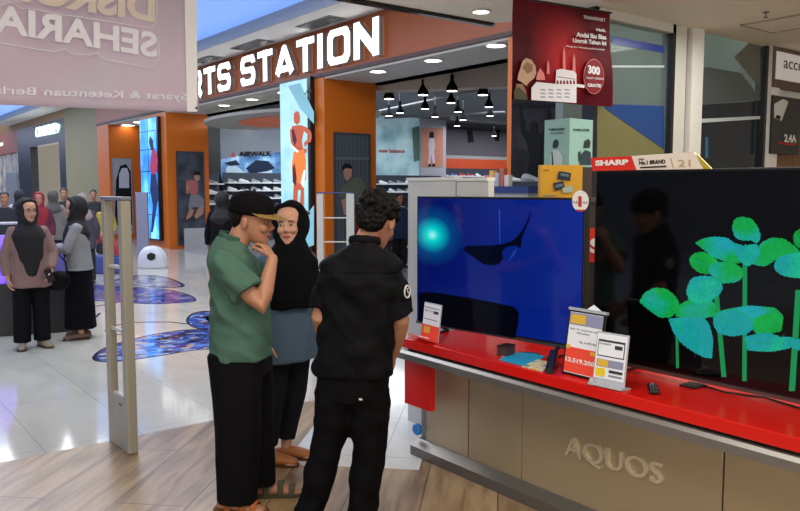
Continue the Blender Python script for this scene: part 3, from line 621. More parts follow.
# ---- televisions
def tv(lab, A, Bp, z0, z1, scr, depth=.05):
    """A = left end seen from the front, Bp = right end (floor coordinates)"""
    A = Vector((*A, 0)); Bp = Vector((*Bp, 0)); u = (Bp-A).normalized(); n = Vector((0, 0, 1)).cross(u)*1.0
    n = Vector((u.y, -u.x, 0)); 
    if n.dot(CAM-A) < 0: n = -n
    W = (Bp-A).length; t = thing('television', lab, 'television', ((A+Bp)/2-n*.03), 0)
    M = Matrix((u, -n, Vector((0, 0, 1)))).transposed().to_4x4(); M = Matrix.Translation(A) @ M   # local x along width, y away from viewer
    bm = BM(); box(bm, 0, W, 0, depth, z0, z1, M, bev=.004); link('cabinet', bm, M_blk, t)
    bz = .012
    bm = BM(); box(bm, bz, W-bz, -.003, .0, z0+.022, z1-bz, M); link('screen', bm, scr, t)
    bm = BM(); box(bm, 0, W, -.006, .0, z0-.004, z0+.012, M); link('lower_bezel', bm, mat('bezel_steel', '6f6a68', .3, .8), t)
    for q in (.12, .88):
        bm = BM(); tube(bm, [M @ Vector((W*q, .02, z0+.01)), M @ Vector((W*q, -.09, .765))], .011, 8)
        tube(bm, [M @ Vector((W*q, .03, z0+.01)), M @ Vector((W*q, .13, .765))], .011, 8)
        tube(bm, [M @ Vector((W*q, -.10, .7615)), M @ Vector((W*q, .14, .7615))], .0065, 8)
        link('foot', bm, mat('foot_dark_metal', '2a2a2c', .3, .6), t)
    return t, M, W
def dark_screen():
    m = mat('black_screen_glass', '050507', .06); return m
def blue_screen():
    m = bpy.data.materials.new('blue_picture'); m.use_nodes = True; nt = m.node_tree; b = nt.nodes['Principled BSDF']; L = nt.links.new
    b.inputs['Base Color'].default_value = (.002, .003, .01, 1); b.inputs['Roughness'].default_value = .08
    ge = nt.nodes.new('ShaderNodeTexCoord'); sp = nt.nodes.new('ShaderNodeSeparateXYZ'); L(ge.outputs['Object'], sp.inputs[0])
    # brightness rises to the right and the bottom of the picture, plus a turquoise glow near the left (picture content)
    r = nt.nodes.new('ShaderNodeMapRange'); r.inputs['From Min'].default_value = .6; r.inputs['From Max'].default_value = -.6; r.inputs['To Min'].default_value = 0; r.inputs['To Max'].default_value = .7
    L(sp.outputs['Y'], r.inputs['Value'])
    r2 = nt.nodes.new('ShaderNodeMapRange'); r2.inputs['From Min'].default_value = .85; r2.inputs['From Max'].default_value = 0; r2.inputs['To Min'].default_value = 0; r2.inputs['To Max'].default_value = .3; L(sp.outputs['Z'], r2.inputs['Value'])
    ad = nt.nodes.new('ShaderNodeMath'); ad.operation = 'ADD'; L(r.outputs[0], ad.inputs[0]); L(r2.outputs[0], ad.inputs[1])
    nz = nt.nodes.new('ShaderNodeTexNoise'); nz.inputs['Scale'].default_value = 1.2; L(ge.outputs['Object'], nz.inputs['Vector'])
    ad2 = nt.nodes.new('ShaderNodeMath'); ad2.operation = 'MULTIPLY_ADD'; L(nz.outputs['Fac'], ad2.inputs[0]); ad2.inputs[1].default_value = .5; L(ad.outputs[0], ad2.inputs[2])
    rp = nt.nodes.new('ShaderNodeValToRGB'); e = rp.color_ramp.elements; e[0].position = .1; e[0].color = (*lin('010450'), 1); e[1].position = 1; e[1].color = (*lin('03258e'), 1)
    L(ad2.outputs[0], rp.inputs[0])
    vm = nt.nodes.new('ShaderNodeVectorMath'); vm.operation = 'DISTANCE'; vm.inputs[1].default_value = GLOW
    gp = nt.nodes.new('ShaderNodeMapping'); gp.inputs['Scale'].default_value = (1, 1, 1.35); L(ge.outputs['Object'], gp.inputs['Vector']); L(gp.outputs['Vector'], vm.inputs[0])
    g = nt.nodes.new('ShaderNodeValToRGB'); e = g.color_ramp.elements; e[0].position = 0; e[0].color = (.35, 1, .85, 1); e[1].position = .26; e[1].color = (0, 0, 0, 1)
    k = g.color_ramp.elements.new(.045); k.color = (0, .72, .55, 1); k = g.color_ramp.elements.new(.10); k.color = (0, .3, .3, 1); k = g.color_ramp.elements.new(.15); k.color = (0, .05, .09, 1)
    L(vm.outputs['Value'], g.inputs[0])
    mx = nt.nodes.new('ShaderNodeMix'); mx.data_type = 'RGBA'; mx.blend_type = 'ADD'; mx.inputs[0].default_value = 1; L(rp.outputs[0], mx.inputs[6]); L(g.outputs[0], mx.inputs[7])
    L(mx.outputs[2], b.inputs['Emission Color']); b.inputs['Emission Strength'].default_value = .82; return m
A1, B1 = (2.958, 3.654), (3.10, 2.474)
n1 = Vector((-(A1[1]-B1[1]), -(B1[0]-A1[0]), 0)).normalized(); 
if n1.dot(CAM-Vector((*A1, 0))) < 0: n1 = -n1
PT1 = lambda x, y: at(x, y, Vector((*A1, 1))+n1*.006, n1)
c_ = (Vector((*A1, 0))+Vector((*B1, 0)))/2-n1*.03
gl = PT1(432, 235); GLOW = (gl.x-c_.x, gl.y-c_.y, gl.z*1.35)
t1, M1, W1 = tv('wide television showing a dark whale in deep blue water', A1, B1, .815, 1.60, blue_screen())
bm = BM()
ppoly(bm, PT1, [(464.5, 247.5), (468, 245.5), (480, 245.5), (492, 245.5), (503, 244), (511, 241.5), (517, 237), (521, 232), (526, 224), (531, 211), (529, 221), (525, 230), (522, 238), (521, 246), (519.5, 248), (517, 245.5), (511, 246), (505, 248), (502, 252), (503, 259), (499, 264), (492, 265.5), (483, 264), (474, 257), (467, 252.5), (464.5, 251)], .001, .001)
link('whale_picture', bm, mat('picture_deep_navy', '03051a', .1, emit='020420', es=.3), t1)
bm = BM(); ppoly(bm, PT1, [(419, 293), (425, 292), (440, 293), (470, 298), (497, 303), (514, 307), (519, 312), (518, 325), (515, 338), (470, 331), (419, 321)], .0006, .0005); link('dark_screen_shape', bm, mat('picture_dark_shape', '04060f', .1, emit='030412', es=.3), t1)  # flat dark shape across the lower left of the screen
bm = BM(); ppoly(bm, PT1, [(499, 209), (500.5, 209), (500.5, 243), (499.5, 243)], .0005, .001); ppoly(bm, PT1, [(508, 262), (515, 250), (517, 248), (515, 254)], .0005, .001); link('light_ray_picture', bm, mat('picture_ray_blue', '0a2a90', .1, emit='2a4ab0', es=.5), t1)
o = thing('round_price_tag', 'white oval sticker with a red number one on the blue television corner', 'sticker', PT1(581, 202))
bm = BM(); nn = n1*.004; c = PT1(581, 201); ux = (PT1(590, 201)-c); uy = PT1(581, 190)-c
prism(bm, [c+nn+ux*math.cos(a)*.93+uy*math.sin(a)*.97 for a in (2*PI*j/28 for j in range(28))], n1*.003); link('disc', bm, mat('tag_white', 'dedede', .5), o)
bm = BM(); prism(bm, [c+nn+ux*math.cos(a)*.93+uy*math.sin(a)*.97 for a in (PI*1.3+PI*.4*j/14 for j in range(15))], n1*.0045); link('red_edge', bm, mat('tag_red', 'b0302c', .5), o)
ptext('numeral', '1', mat('tag_red', 'b0302c', .5), o, PT1, 579.3, 582.5, 206.5, 196, 206.8, .002, .0, lift=.009)
ptext('small_print', 'No st', mat('tag_grey_print', '77777a', .5), o, PT1, 573.5, 588.5, 203.5, 200.5, 203.7, .001, .0, lift=.009)
# sharp tv
A2, B2 = (3.12, 2.43), (3.12, .66)
t2, M2, W2 = tv('large black television showing green and cyan mint leaves', A2, B2, .785, 1.735, dark_screen())
PT2 = lambda x, y: atX(x, y, 3.116)
def leafmat(name, c0, c1, seed):
    m = bpy.data.materials.new(name); m.use_nodes = True; nt = m.node_tree; b = nt.nodes['Principled BSDF']; L = nt.links.new
    tc = nt.nodes.new('ShaderNodeTexCoord'); mp = nt.nodes.new('ShaderNodeMapping'); mp.inputs['Location'].default_value = (seed, seed*2, 0); L(tc.outputs['Object'], mp.inputs[0])
    nz = nt.nodes.new('ShaderNodeTexNoise'); nz.inputs['Scale'].default_value = 6; nz.inputs['Detail'].default_value = 1; L(mp.outputs[0], nz.inputs[0])
    vo = nt.nodes.new('ShaderNodeTexVoronoi'); vo.feature = 'DISTANCE_TO_EDGE'; vo.inputs['Scale'].default_value = 30; L(mp.outputs[0], vo.inputs[0])
    r = nt.nodes.new('ShaderNodeValToRGB'); e = r.color_ramp.elements; e[0].position = .47; e[0].color = (*lin(c0), 1); e[1].position = .68; e[1].color = (*lin(c1), 1); L(nz.outputs['Fac'], r.inputs[0])
    r2 = nt.nodes.new('ShaderNodeMapRange'); r2.inputs['From Max'].default_value = .12; r2.inputs['To Min'].default_value = .86; r2.inputs['To Max'].default_value = 1; L(vo.outputs[0], r2.inputs[0])
    mx = nt.nodes.new('ShaderNodeMix'); mx.data_type = 'RGBA'; mx.blend_type = 'MULTIPLY'; mx.inputs[0].default_value = 1; L(r.outputs[0], mx.inputs[6]); L(r2.outputs[0], mx.inputs[7])
    L(mx.outputs[2], b.inputs['Emission Color']); b.inputs['Emission Strength'].default_value = .8; b.inputs['Base Color'].default_value = (.003, .01, .006, 1); b.inputs['Roughness'].default_value = .1
    return m
LM = [leafmat('leaf_green', '009a3c', '10c04c', 1), leafmat('leaf_cyan', '12a0a4', '10c488', 4), leafmat('leaf_mix', '06a848', '18a8b4', 8)]
M_vein = mat('leaf_vein', '067a50', .2, emit='049060', es=.6); M_stem = mat('leaf_stem', '0c5a3a', .2, emit='0a8a4c', es=.6)
bm = BM()
for x0, y0, x1, y1, wd in ((677, 335, 677.5, 368, 1.4), (716, 290, 724, 377, 2.4), (745, 262, 744.5, 381, 2.2), (798.5, 290, 792, 391, 3)): ppoly(bm, PT2, [(x0-wd, y0), (x0+wd, y0), (x1+wd, y1), (x1-wd, y1)], .0006, .0)
link('stem_picture', bm, M_stem, t2)
leaves = [
 (2, [(714, 313), (728, 309), (750, 306), (775, 308), (783, 316), (781, 331), (757, 334), (746, 320)], (714, 313), (783, 322)),
 (0, [(755, 318), (770, 313), (783, 316), (781, 331), (764, 334), (752, 328)], (755, 326), (782, 322)),
 (1, [(745, 337), (757, 334), (769, 333), (780, 337), (791, 337), (796, 341), (790, 348), (773, 351), (757, 351), (748, 350)], (746, 343), (795, 342)),
 (1, [(790, 345), (795, 340), (801, 339), (801, 350), (795, 349)], (791, 345), (800, 344)),
 (1, [(714, 316), (722, 311), (735, 311), (751, 321), (754, 328), (746, 334), (732, 336), (719, 333), (714, 325)], (714, 316), (753, 328)),
 (2, [(675, 313), (680, 305), (687, 301), (700, 296), (712, 301), (716, 306), (714, 316), (703, 318), (690, 320), (680, 318)], (676, 316), (715, 308)),
 (2, [(640, 302), (645, 293), (655, 288), (666, 289), (674, 295), (679, 302), (679, 309), (671, 317), (660, 317), (650, 310)], (640, 302), (678, 308)),
 (1, [(669, 319), (680, 318), (691, 317), (703, 317), (709, 324), (713, 339), (712, 358), (704, 357), (693, 351), (682, 343), (674, 332)], (670, 319), (711, 357)),
 (1, [(689, 284), (693, 278), (703, 276), (713, 277), (720, 281), (723, 288), (719, 295), (710, 301), (699, 304), (690, 300), (687, 292)], (720, 284), (690, 298)),
 (0, [(690, 259), (694, 254), (702, 252), (712, 255), (718, 262), (716, 270), (708, 274), (699, 272), (692, 266)], (690, 259), (718, 270)),
 (2, [(712, 264), (722, 262), (734, 263), (744, 270), (742, 278), (736, 282), (722, 283), (714, 277), (709, 271)], (712, 266), (742, 276)),
 (2, [(752, 263), (757, 252), (762, 243), (772, 238), (784, 239), (796, 247), (800, 252), (794, 255), (785, 257), (775, 260), (766, 266), (757, 265)], (752, 263), (797, 250)),
 (2, [(696, 243), (703, 239), (713, 237), (727, 238), (737, 245), (744, 258), (740, 263), (728, 262), (715, 257), (705, 250)], (696, 243), (742, 261)),
 (1, [(735, 243), (744, 246), (757, 244), (761, 252), (756, 262), (748, 266), (741, 261), (736, 252)], (746, 244), (748, 265)),
 (2, [(733, 228), (735, 220), (741, 217), (752, 219), (758, 227), (761, 236), (758, 243), (751, 240), (742, 240), (736, 237)], (745, 217), (748, 241)),
 (1, [(775, 264), (779, 258), (790, 254), (802, 252), (802, 278), (792, 277), (783, 275), (776, 270)], (777, 266), (802, 262)),
 (0, [(795, 233), (802, 228), (802, 248), (797, 246), (794, 240)], (796, 234), (801, 246)),
]
rl = random.Random(3)
for k, (mi, pts, b0, b1) in enumerate(leaves):
    q = []
    for i in range(len(pts)):       # serrated margin
        p0 = Vector(pts[i]); p1 = Vector(pts[(i+1) % len(pts)]); q.append(tuple(p0)); n_ = max(1, int((p1-p0).length/4)); cen = sum((Vector(z) for z in pts), Vector((0, 0)))/len(pts)
        for j in range(1, n_+1):
            m_ = p0.lerp(p1, (j-.5)/n_); d_ = (m_-cen).normalized(); q.append(tuple(m_+d_*.9))
            if j < n_: q.append(tuple(p0.lerp(p1, j/n_)+d_*.2))
    bm = BM(); ppoly(bm, PT2, q, .0006, .0008*(k+1)*.35); lf = link('leaf_picture', bm, LM[mi], t2)
    b0 = Vector(b0); b1 = Vector(b1); d_ = (b1-b0); pr = Vector((-d_.y, d_.x)).normalized(); bm = BM()
    ppoly(bm, PT2, [tuple(b0+pr*.5), tuple(b0-pr*.5), tuple(b1.lerp(b0, .1))], .0003, .0008*(k+1)*.35+.0007)
    for s in (.25, .45, .65):
        for sg in (1, -1):
            c0 = b0.lerp(b1, s); c1 = c0+d_*.16+pr*sg*d_.length*.2; ppoly(bm, PT2, [tuple(c0), tuple(c0+d_.normalized()*.7), tuple(c1)], .0002, .0008*(k+1)*.35+.0007)
    link('leaf_vein_picture', bm, M_vein, lf)
# brand strip on top of the large television
PS = lambda x, y: atX(x, y, 3.125)
t = thing('brand_strip', 'red and white brand strip with slanted end atop the black television', 'sign', (3.14, 2.2, 1.735))
def strip(nm, pts, m, par, th=.012, lift=0): bm = BM(); ppoly(bm, PS, pts, th, lift); return link(nm, bm, m, par)
strip('red_section', [(592, 158), (633, 156), (638, 170), (594, 171)], mat('strip_red', 'cf2a1c', .4), t)
strip('white_section', [(633, 156), (695, 152), (705, 169), (638, 170)], mat('strip_white', 'd9cfc6', .4), t)
strip('gold_fin', [(697, 153), (713, 169), (705, 169)], mat('strip_gold', 'a89a2a', .4), t)
ptext('lettering', 'SHARP', mat('tag_white', 'dedede', .5), t, PS, 597, 630, 166, 160.5, 165, .002, .05, lift=.014)
ptext('lettering', 'No.1 BRAND', mat('black_print', '101012', .5), t, PS, 641, 667, 165, 161, 163.5, .002, .03, lift=.014)
ptext('lettering', 'ASIA', mat('black_print', '101012', .5), t, PS, 640, 646, 160.3, 158.6, 160, .002, .0, lift=.014)
strip('underline', [(642, 167), (668, 165.6), (668, 167), (642, 168.4)], mat('black_print', '101012', .5), t, .002, .014)
ptext('numeral', '21', mat('gold_print', 'b09a5a', .5), t, PS, 680, 692, 167, 160, 166.5, .002, .0, lift=.014)
strip('divider', [(672, 158), (672.6, 158), (675.6, 168), (675, 168)], mat('gold_print', 'b09a5a', .5), t, .002, .014)

# ---- things lying on the counter top
TOP = lambda x, y: atZ(x, y, .756)
rv = RGT.copy()
def upright(px_pts_l, base_l, base_r, height, tilt, name, lab, cat, body_m, th=.012):
    """leaning board: base_l, base_r on the counter top, height, leaning back by tilt"""
    a = TOP(*base_l); b = TOP(*base_r); u = (b-a); W = u.length; u.normalize(); n = Vector((u.y, -u.x, 0))
    if n.dot(CAM-a) < 0: n = -n
    up = (Vector((0, 0, 1))*math.cos(tilt) - n*math.sin(tilt)).normalized(); nn = u.cross(up)
    if nn.dot(n) < 0: nn = -nn
    M = Matrix.Translation(a) @ Matrix((u, up, nn)).transposed().to_4x4()
    t = thing(name, lab, cat, (a+b)/2); bm = BM(); box(bm, 0, W, 0, height, -th, 0, M, bev=.002); link('board', bm, body_m, t)
    return t, M, W
def rect(nm, par, M, x0, x1, y0, y1, m, z=.001, th=.0012):
    bm = BM(); box(bm, x0, x1, y0, y1, z, z+th, M); return link(nm, bm, m, par)
def mtext(nm, body, par, M, x0, x1, y0, h, m, z=.003, off=.0):
    o = M @ Vector((x0, y0, z)); return text(nm, body, m, par, o, M.to_3x3() @ Vector((x1-x0, 0, 0)), M.to_3x3() @ Vector((0, h, 0)), .001, off)
pp = mat('paper_white', 'd8dce6', .6, emit='d8dce6', es=.12); pr_ = mat('paper_red', 'd8432f', .6, emit='d8432f', es=.15); py_ = mat('paper_yellow', 'd8b03a', .6); pk = mat('print_dark_grey', '3a3d48', .6); pb = mat('paper_photo_mix', '8a8fb0', .6)
p0 = TOP(561, 373); p1 = TOP(598, 382)
t, M, W = upright(None, (561.5, 373), (598, 382), .315, .16, 'price_board', 'black framed price board with red lower half, taller of the two on the counter', 'price sign', M_blk)
H_ = .315; rect('price_paper', t, M, .012, W-.012, .012, H_-.012, pp, .001); rect('red_band', t, M, .012, W-.012, .016, H_*.43, pr_, .0025)
rect('photo_band', t, M, .012, W-.012, H_*.77, H_-.014, pb, .0025); rect('yellow_photo', t, M, .02, W*.5, H_*.79, H_*.93, py_, .004); rect('yellow_spot', t, M, .012, .035, H_*.40, H_*.46, py_, .004); rect('yellow_spot', t, M, W*.72, W*.9, H_*.36, H_*.41, py_, .004)
mtext('price_lettering', '13.519.200', t, M, .016, W*.86, H_*.2, .022, mat('tag_white', 'dedede', .5), .004, .04)
mtext('small_lettering', 'Rp 4.499.000', t, M, W*.4, W*.88, H_*.5, .012, pk, .003); mtext('small_lettering', 'LED TV AQUOS 4K', t, M, .02, W*.85, H_*.69, .009, pk, .003); mtext('small_lettering', 'PROMO', t, M, W*.3, W*.65, H_*.64, .008, pk, .003)
link('top_holder', box(BM(), -.003, W+.003, H_-.004, H_+.010, -.016, .003, M), mat('holder_clear_grey', 'a8b0bc', .2), t)
bm = BM(); prism(bm, [M @ Vector(q) for q in ((W*.45, H_+.008, -.01), (W*.85, H_+.008, -.01), (W*.62, H_+.035, -.01))], M.to_3x3() @ Vector((0, 0, .003))); link('paper_peak', bm, pp, t)
t, M, W = upright(None, (592, 384), (624, 391), .245, .14, 'price_board', 'clear acrylic leaflet stand with grey and yellow boxes, right of the framed price board', 'price sign', mat('acrylic_grey', 'b4b8c2', .15), .006)
H_ = .245; rect('leaflet', t, M, .006, W-.006, .035, H_-.008, pp); rect('box_outline', t, M, .014, W-.014, H_*.55, H_*.86, pk, .0025); rect('box_fill', t, M, .018, W-.018, H_*.57, H_*.82, pp, .004); rect('grey_chip', t, M, W*.62, W*.85, H_*.71, H_*.78, pk, .0055)
mtext('small_lettering', 'HD READY', t, M, .02, W*.5, H_*.77, .008, pk, .006)
rect('photo_band', t, M, .014, W-.014, H_*.36, H_*.5, pb, .0025); rect('yellow_photo', t, M, .02, W*.45, H_*.37, H_*.49, py_, .004); rect('yellow_photo', t, M, .014, W*.38, H_*.18, H_*.33, mat('paper_lemon', 'e0c818', .6), .004); rect('grey_chip', t, M, W*.5, W-.014, H_*.27, H_*.32, pk, .004); rect('grey_chip', t, M, W*.5, W-.014, H_*.2, H_*.23, mat('print_mid_grey', '7b8090', .6), .004)
bm = BM(); box(bm, -.004, W+.004, 0, .012, -.05, .03, M, bev=.002); link('acrylic_foot', bm, mat('acrylic_grey', 'b4b8c2', .15), t)
bm = BM(); ball(bm, M @ Vector((.008, .018, .02)), .012, seg=10); link('clip', bm, mat('acrylic_grey', 'b4b8c2', .15), t)
t, M, W = upright(None, (421, 338), (438, 343), .22, .12, 'price_board', 'small leaflet stand with white sheet above red folded base at left end of counter', 'price sign', mat('acrylic_grey', 'b4b8c2', .15), .006)
H_ = .22; rect('leaflet', t, M, .004, W-.004, .09, H_-.006, pp); rect('grey_chip', t, M, W*.6, W*.88, H_*.73, H_*.8, pk, .0025); mtext('small_lettering', 'LED TV', t, M, .015, W*.55, H_*.76, .008, pk, .003); rect('print_line', t, M, .012, W-.012, H_*.86, H_*.875, pk, .0025); rect('print_line', t, M, .012, W-.02, H_*.55, H_*.565, pk, .0025)
rect('red_sheet', t, M, .0, W, .0, .088, pr_, .002); rect('yellow_spot', t, M, W*.15, W*.5, .04, .08, py_, .004)
bm = BM(); box(bm, -.012, W+.012, -.004, .004, .01, .09, M @ Matrix.Rotation(-.25, 4, 'X')); link('red_base', bm, pr_, t); mtext('price_lettering', '1.849.000', t, M @ Matrix.Translation((0, .012, .055)) @ Matrix.Rotation(-1.2, 4, 'X'), .01, W*.8, 0, .02, mat('tag_white', 'dedede', .5), .002, .03)
# small box, leaflets, phone, remote
def flat(nm, lab, cat, px, m, th=.004, z=.756, grp=None):
    bm = BM(); P_ = [atZ(x, y, z) for x, y in px]; prism(bm, [Vector(p) for p in P_], (0, 0, th)); o = link(nm, bm, m); props(o, lab, cat, grp); return o
c = TOP(506, 355); t = thing('small_box', 'small dark brown box standing under the blue television', 'box', c, .5)
link('carton', box(BM(), -.045, .045, -.03, .03, 0, .05, Matrix.Translation(c) @ Matrix.Rotation(.2, 4, 'Z'), bev=.003), mat('box_brown', '4a3230', .5), t)
link('box_lid', box(BM(), -.046, .046, -.031, .031, .046, .056, Matrix.Translation(c) @ Matrix.Rotation(.2, 4, 'Z'), bev=.002), mat('box_dark_lid', '2a1c1c', .4), t)
flat('leaflet', 'bright cyan leaflet lying on the red counter top', 'leaflet', [(499, 360), (514, 353), (533, 354), (545, 357), (536, 362), (527, 367)], mat('leaflet_cyan', '1fa0d0', .4), .004)
flat('leaflet', 'dark blue leaflet half under the cyan leaflet', 'leaflet', [(505, 354), (528, 352), (541, 354), (530, 358), (515, 356)], mat('leaflet_navy', '15406a', .4), .003)
flat('leaflet', 'yellow and white brochure lying right of the cyan leaflet', 'leaflet', [(522, 367), (538, 360), (550, 363), (543, 372)], ramp_mat('leaflet_pattern', 'noise', [(.35, 'c8b040'), (.5, 'd9d4c0'), (.65, '5a7a60')], 14, .4), .005)
flat('leaflet', 'grey paper scrap behind the cyan leaflet', 'leaflet', [(500, 356), (508, 352), (514, 353), (505, 358)], mat('leaflet_grey', 'a8b2bc', .4), .003)
a = TOP(549, 374); b_ = TOP(554, 364); t = thing('phone_holder', 'black wedge shaped handset leaning beside the framed price board', 'handset', (a+b_)/2)
u = (b_-a).normalized(); s_ = u.cross(Vector((0, 0, 1))); bm = BM()
prism(bm, [a-s_*.02, b_-s_*.02, b_-s_*.02+Vector((0, 0, .075)), a-s_*.02+Vector((0, 0, .022))], s_*.04); bmesh.ops.bevel(bm, geom=bm.edges[:], offset=.003, segments=2, affect='EDGES'); link('handset_body', bm, M_blk, t)
bm = BM(); prism(bm, [a-s_*.014+Vector((0, 0, .0235))+u*.01, b_-s_*.014+Vector((0, 0, .072))-u*.01, b_+s_*.014+Vector((0, 0, .072))-u*.01, a+s_*.014+Vector((0, 0, .0235))+u*.01], (0, 0, .004)); link('handset_screen', bm, mat('dark_glass', '22252c', .1), t)
def remote(lab, px, ang, L_=.13):
    c = TOP(*px); t = thing('remote_control', lab, 'remote', c, ang)
    bm = BM(); box(bm, -.022, .022, -L_/2, L_/2, 0, .02, bev=.006); link('remote_body', bm, M_blk, t, local=True)
    bm = BM()
    for i in range(3):
        for j in range(5): lathe(bm, [(.004, .019), (.004, .0225), (.002, .023)], (-.012+.012*i, -L_*.38+.018*j, 0), 8)
    link('button', bm, mat('button_grey', '55585f', .5), t, local=True)['kind'] = 'stuff'
    bm = BM(); lathe(bm, [(.009, .019), (.009, .023)], (0, L_*.34, 0), 14); link('dial', bm, mat('button_silver', '8d9098', .4), t, local=True)
remote('black remote control on the counter, right of the clear leaflet stand', (653, 391), -.9)
c = TOP(693, 386); t = thing('cable_block', 'dark metal foot plate and cable under the mint leaf television', 'cable', c)
bm = BM(); box(bm, c.x-.05, c.x+.05, c.y-.04, c.y+.04, .756, .764, bev=.002); link('foot_plate', bm, mat('foot_dark_metal', '2a2a2c', .3, .6), t)
bm = BM(); tube(bm, [(c.x+.03, c.y, .762), (c.x, c.y-.15, .76), (c.x+.06, c.y-.3, .76), (c.x, c.y-.5, .76), (c.x+.05, c.y-.75, .76), (c.x+.1, c.y-.9, .76)], .004, 8); link('cable', bm, M_blk, t)

# ---- behind the televisions
t = thing("display_stand", 'white back panel in two leaves behind the blue television', 'panel', (3.3, 3.75, 0))
M_wp = mat('panel_white', 'c6c8c4', .5)
link('left_leaf', B(3.28, 3.33, 3.66, 4.15, 0, 1.70), M_wp, t); link('right_leaf', B(3.28, 3.33, 3.36, 3.645, 0, 1.695), M_wp, t)
bm = B(3.27, 3.34, 3.66, 4.16, 1.70, 1.72); link('top_cap', bm, mat('panel_cap', 'dcdcd6', .5), t); bm = B(3.27, 3.34, 3.36, 3.645, 1.695, 1.715); link('top_cap', bm, mat('panel_cap', 'dcdcd6', .5), t)
# tall dark shelf that carries the cartons
c = atD(566, 198, 4.9)
t = thing('product_rack', 'dark tall rack behind the televisions carrying yellow and teal cartons', 'rack', (c.x, c.y, 0), -YAW)
link('rack_body', B(-.25, .28, -.04, .40, 0, 1.56), mat('rack_dark', '25201f', .5), t, local=True); link('rack_shelf', B(-.27, .3, -.06, .42, 1.56, 1.585), mat('rack_shelf_grey', '3a3a3e', .5), t, local=True)
PD = lambda x, y: atD(x, y, 4.86)
def carton_px(lab, dep, x0, x1, y0, y1, m, depth=.18):
    a = atD(x0, y1, dep); b_ = atD(x1, y0, dep); c = atD((x0+x1)/2, y1, dep); W = (x1-x0)*dep/FPX
    t = thing('product_carton', lab, 'box', (c.x, c.y, c.z), -YAW); link('carton', B(-W/2, W/2, 0, depth, 0, b_.z-c.z, bev=.002), m, t, local=True); return t
t = carton_px('yellow product carton printed with small dark devices, on the dark rack', 4.9, 540, 582, 165, 198, mat('carton_yellow', 'c8930f', .5), .08)
P = lambda x, y: atD(x, y, 4.895)
def pdp(nm, m, lst, par, P, lift=.002): return pol(nm, m, lst, par, P, lift)
pdp('device_print', mat('print_device', '2b3340', .5), [[(559, 171), (571, 173), (570, 181), (557, 179)], [(553, 183), (563, 181), (565, 188), (555, 191)]], t, P)
pdp('device_print', mat('print_device_face', '5d707c', .5), [[(561, 173), (569, 174.5), (568.5, 177), (560, 175.5)], [(555, 185), (562, 183.5), (563, 186), (556, 188)]], t, P, .004)
pdp('device_print', mat('print_device_pale', '9fb0a0', .5), [[(562, 188), (572, 185), (573, 192), (563, 193)]], t, P, .004)
ptext('lettering', 'SHARP', mat('print_dark_red', '6d2a2f', .7), t, P, 543, 549, 171, 169.5, 171, .001)
pdp('print_line', mat('print_mid_grey', '7b8090', .6), [[(543, 195), (556, 195), (556, 196), (543, 196)]], t, P)
# teal carton, edge towards the viewer
e0 = atD(569, 166, 5.0); zt = atD(569, 118, 5.0).z; zb = e0.z
lft = atD(544, 166, 5.17); rgt_ = atD(592, 166, 5.16)
t = thing('product_carton', 'tall pale teal product carton with person print, on top behind the yellow carton', 'box', (e0.x, e0.y, 1.79))
bm = BM(); q = [Vector((v.x, v.y, 1.79)) for v in (e0, lft)]; q += [Vector((lft.x+rgt_.x-e0.x, lft.y+rgt_.y-e0.y, 1.79)), Vector((rgt_.x, rgt_.y, 1.79))]
prism(bm, q, (0, 0, zt-1.79)); link('carton', bm, mat('carton_teal', '8fb8b2', .5), t)
bm = BM(); prism(bm, [Vector((v.x, v.y, 1.586)) for v in q], (0, 0, .203)); ob_ = link('product_carton', bm, mat('carton_brown', '3a2c26', .6)); props(ob_, 'dark brown carton under the pale teal carton, behind the yellow one', 'box')
nL = (lft-e0).cross(Vector((0, 0, 1))); nR = (rgt_-e0).cross(Vector((0, 0, 1)))
PL = lambda x, y: at(x, y, e0, nL); PR = lambda x, y: at(x, y, e0, nR)
ink = mat('carton_ink', '27403f', .5)
ptext('lettering', 'PLASMACLUSTER', ink, t, PL, 549, 565, 131, 128.5, 130.5, .001, .02); ptext('lettering', 'air purifier', ink, t, PL, 551, 564, 134.5, 132.3, 134, .001, .02)
ptext('lettering', 'PLASMACLUSTER', ink, t, PR, 573, 589, 131, 128.5, 131.5, .001, .02)
pol('person_print', mat('carton_print_shirt', 'b5cccf', .5), [[(551, 165), (551, 155), (554, 150), (559, 150), (563, 156), (563, 165)]], t, PL)
pol('person_hair_print', mat('carton_print_hair', '22302f', .5), [[(553, 147), (554, 141), (557, 139), (559, 142), (558, 147), (555, 149)], [(552, 152), (553, 152), (554, 165), (552.5, 165)]], t, PL, .004)
pol('person_print', mat('carton_print_dark', '233845', .5), [[(579, 165), (581, 154), (585, 150), (590, 152), (591, 165)]], t, PR)
pol('person_hair_print', mat('carton_print_hair', '22302f', .5), [[(583, 148), (584, 141), (588, 139), (590, 142), (589, 148)], [(578, 152), (580, 151), (580, 160), (578, 162)]], t, PR, .004)
# red sign with white letter between the televisions
P = lambda x, y: atD(x, y, 4.4)
t = thing('red_board', 'narrow red board with white letter S in the gap between televisions', 'sign', (P(592, 262).x, P(592, 262).y, .0))
pol('board', mat('strip_red', 'cf2a1c', .4), [[(586, 228), (603, 228), (603, 262), (586, 262)]], t, P, 0, .02)
ptext('lettering', 'S', mat('tag_white', 'dedede', .5), t, P, 589, 600, 253, 238, 253, .003, .04, lift=.023)
pol('post', mat('rack_dark', '25201f', .5), [[(587, 262), (602, 262), (602, 472), (587, 472)]], t, P, -.02, .03)
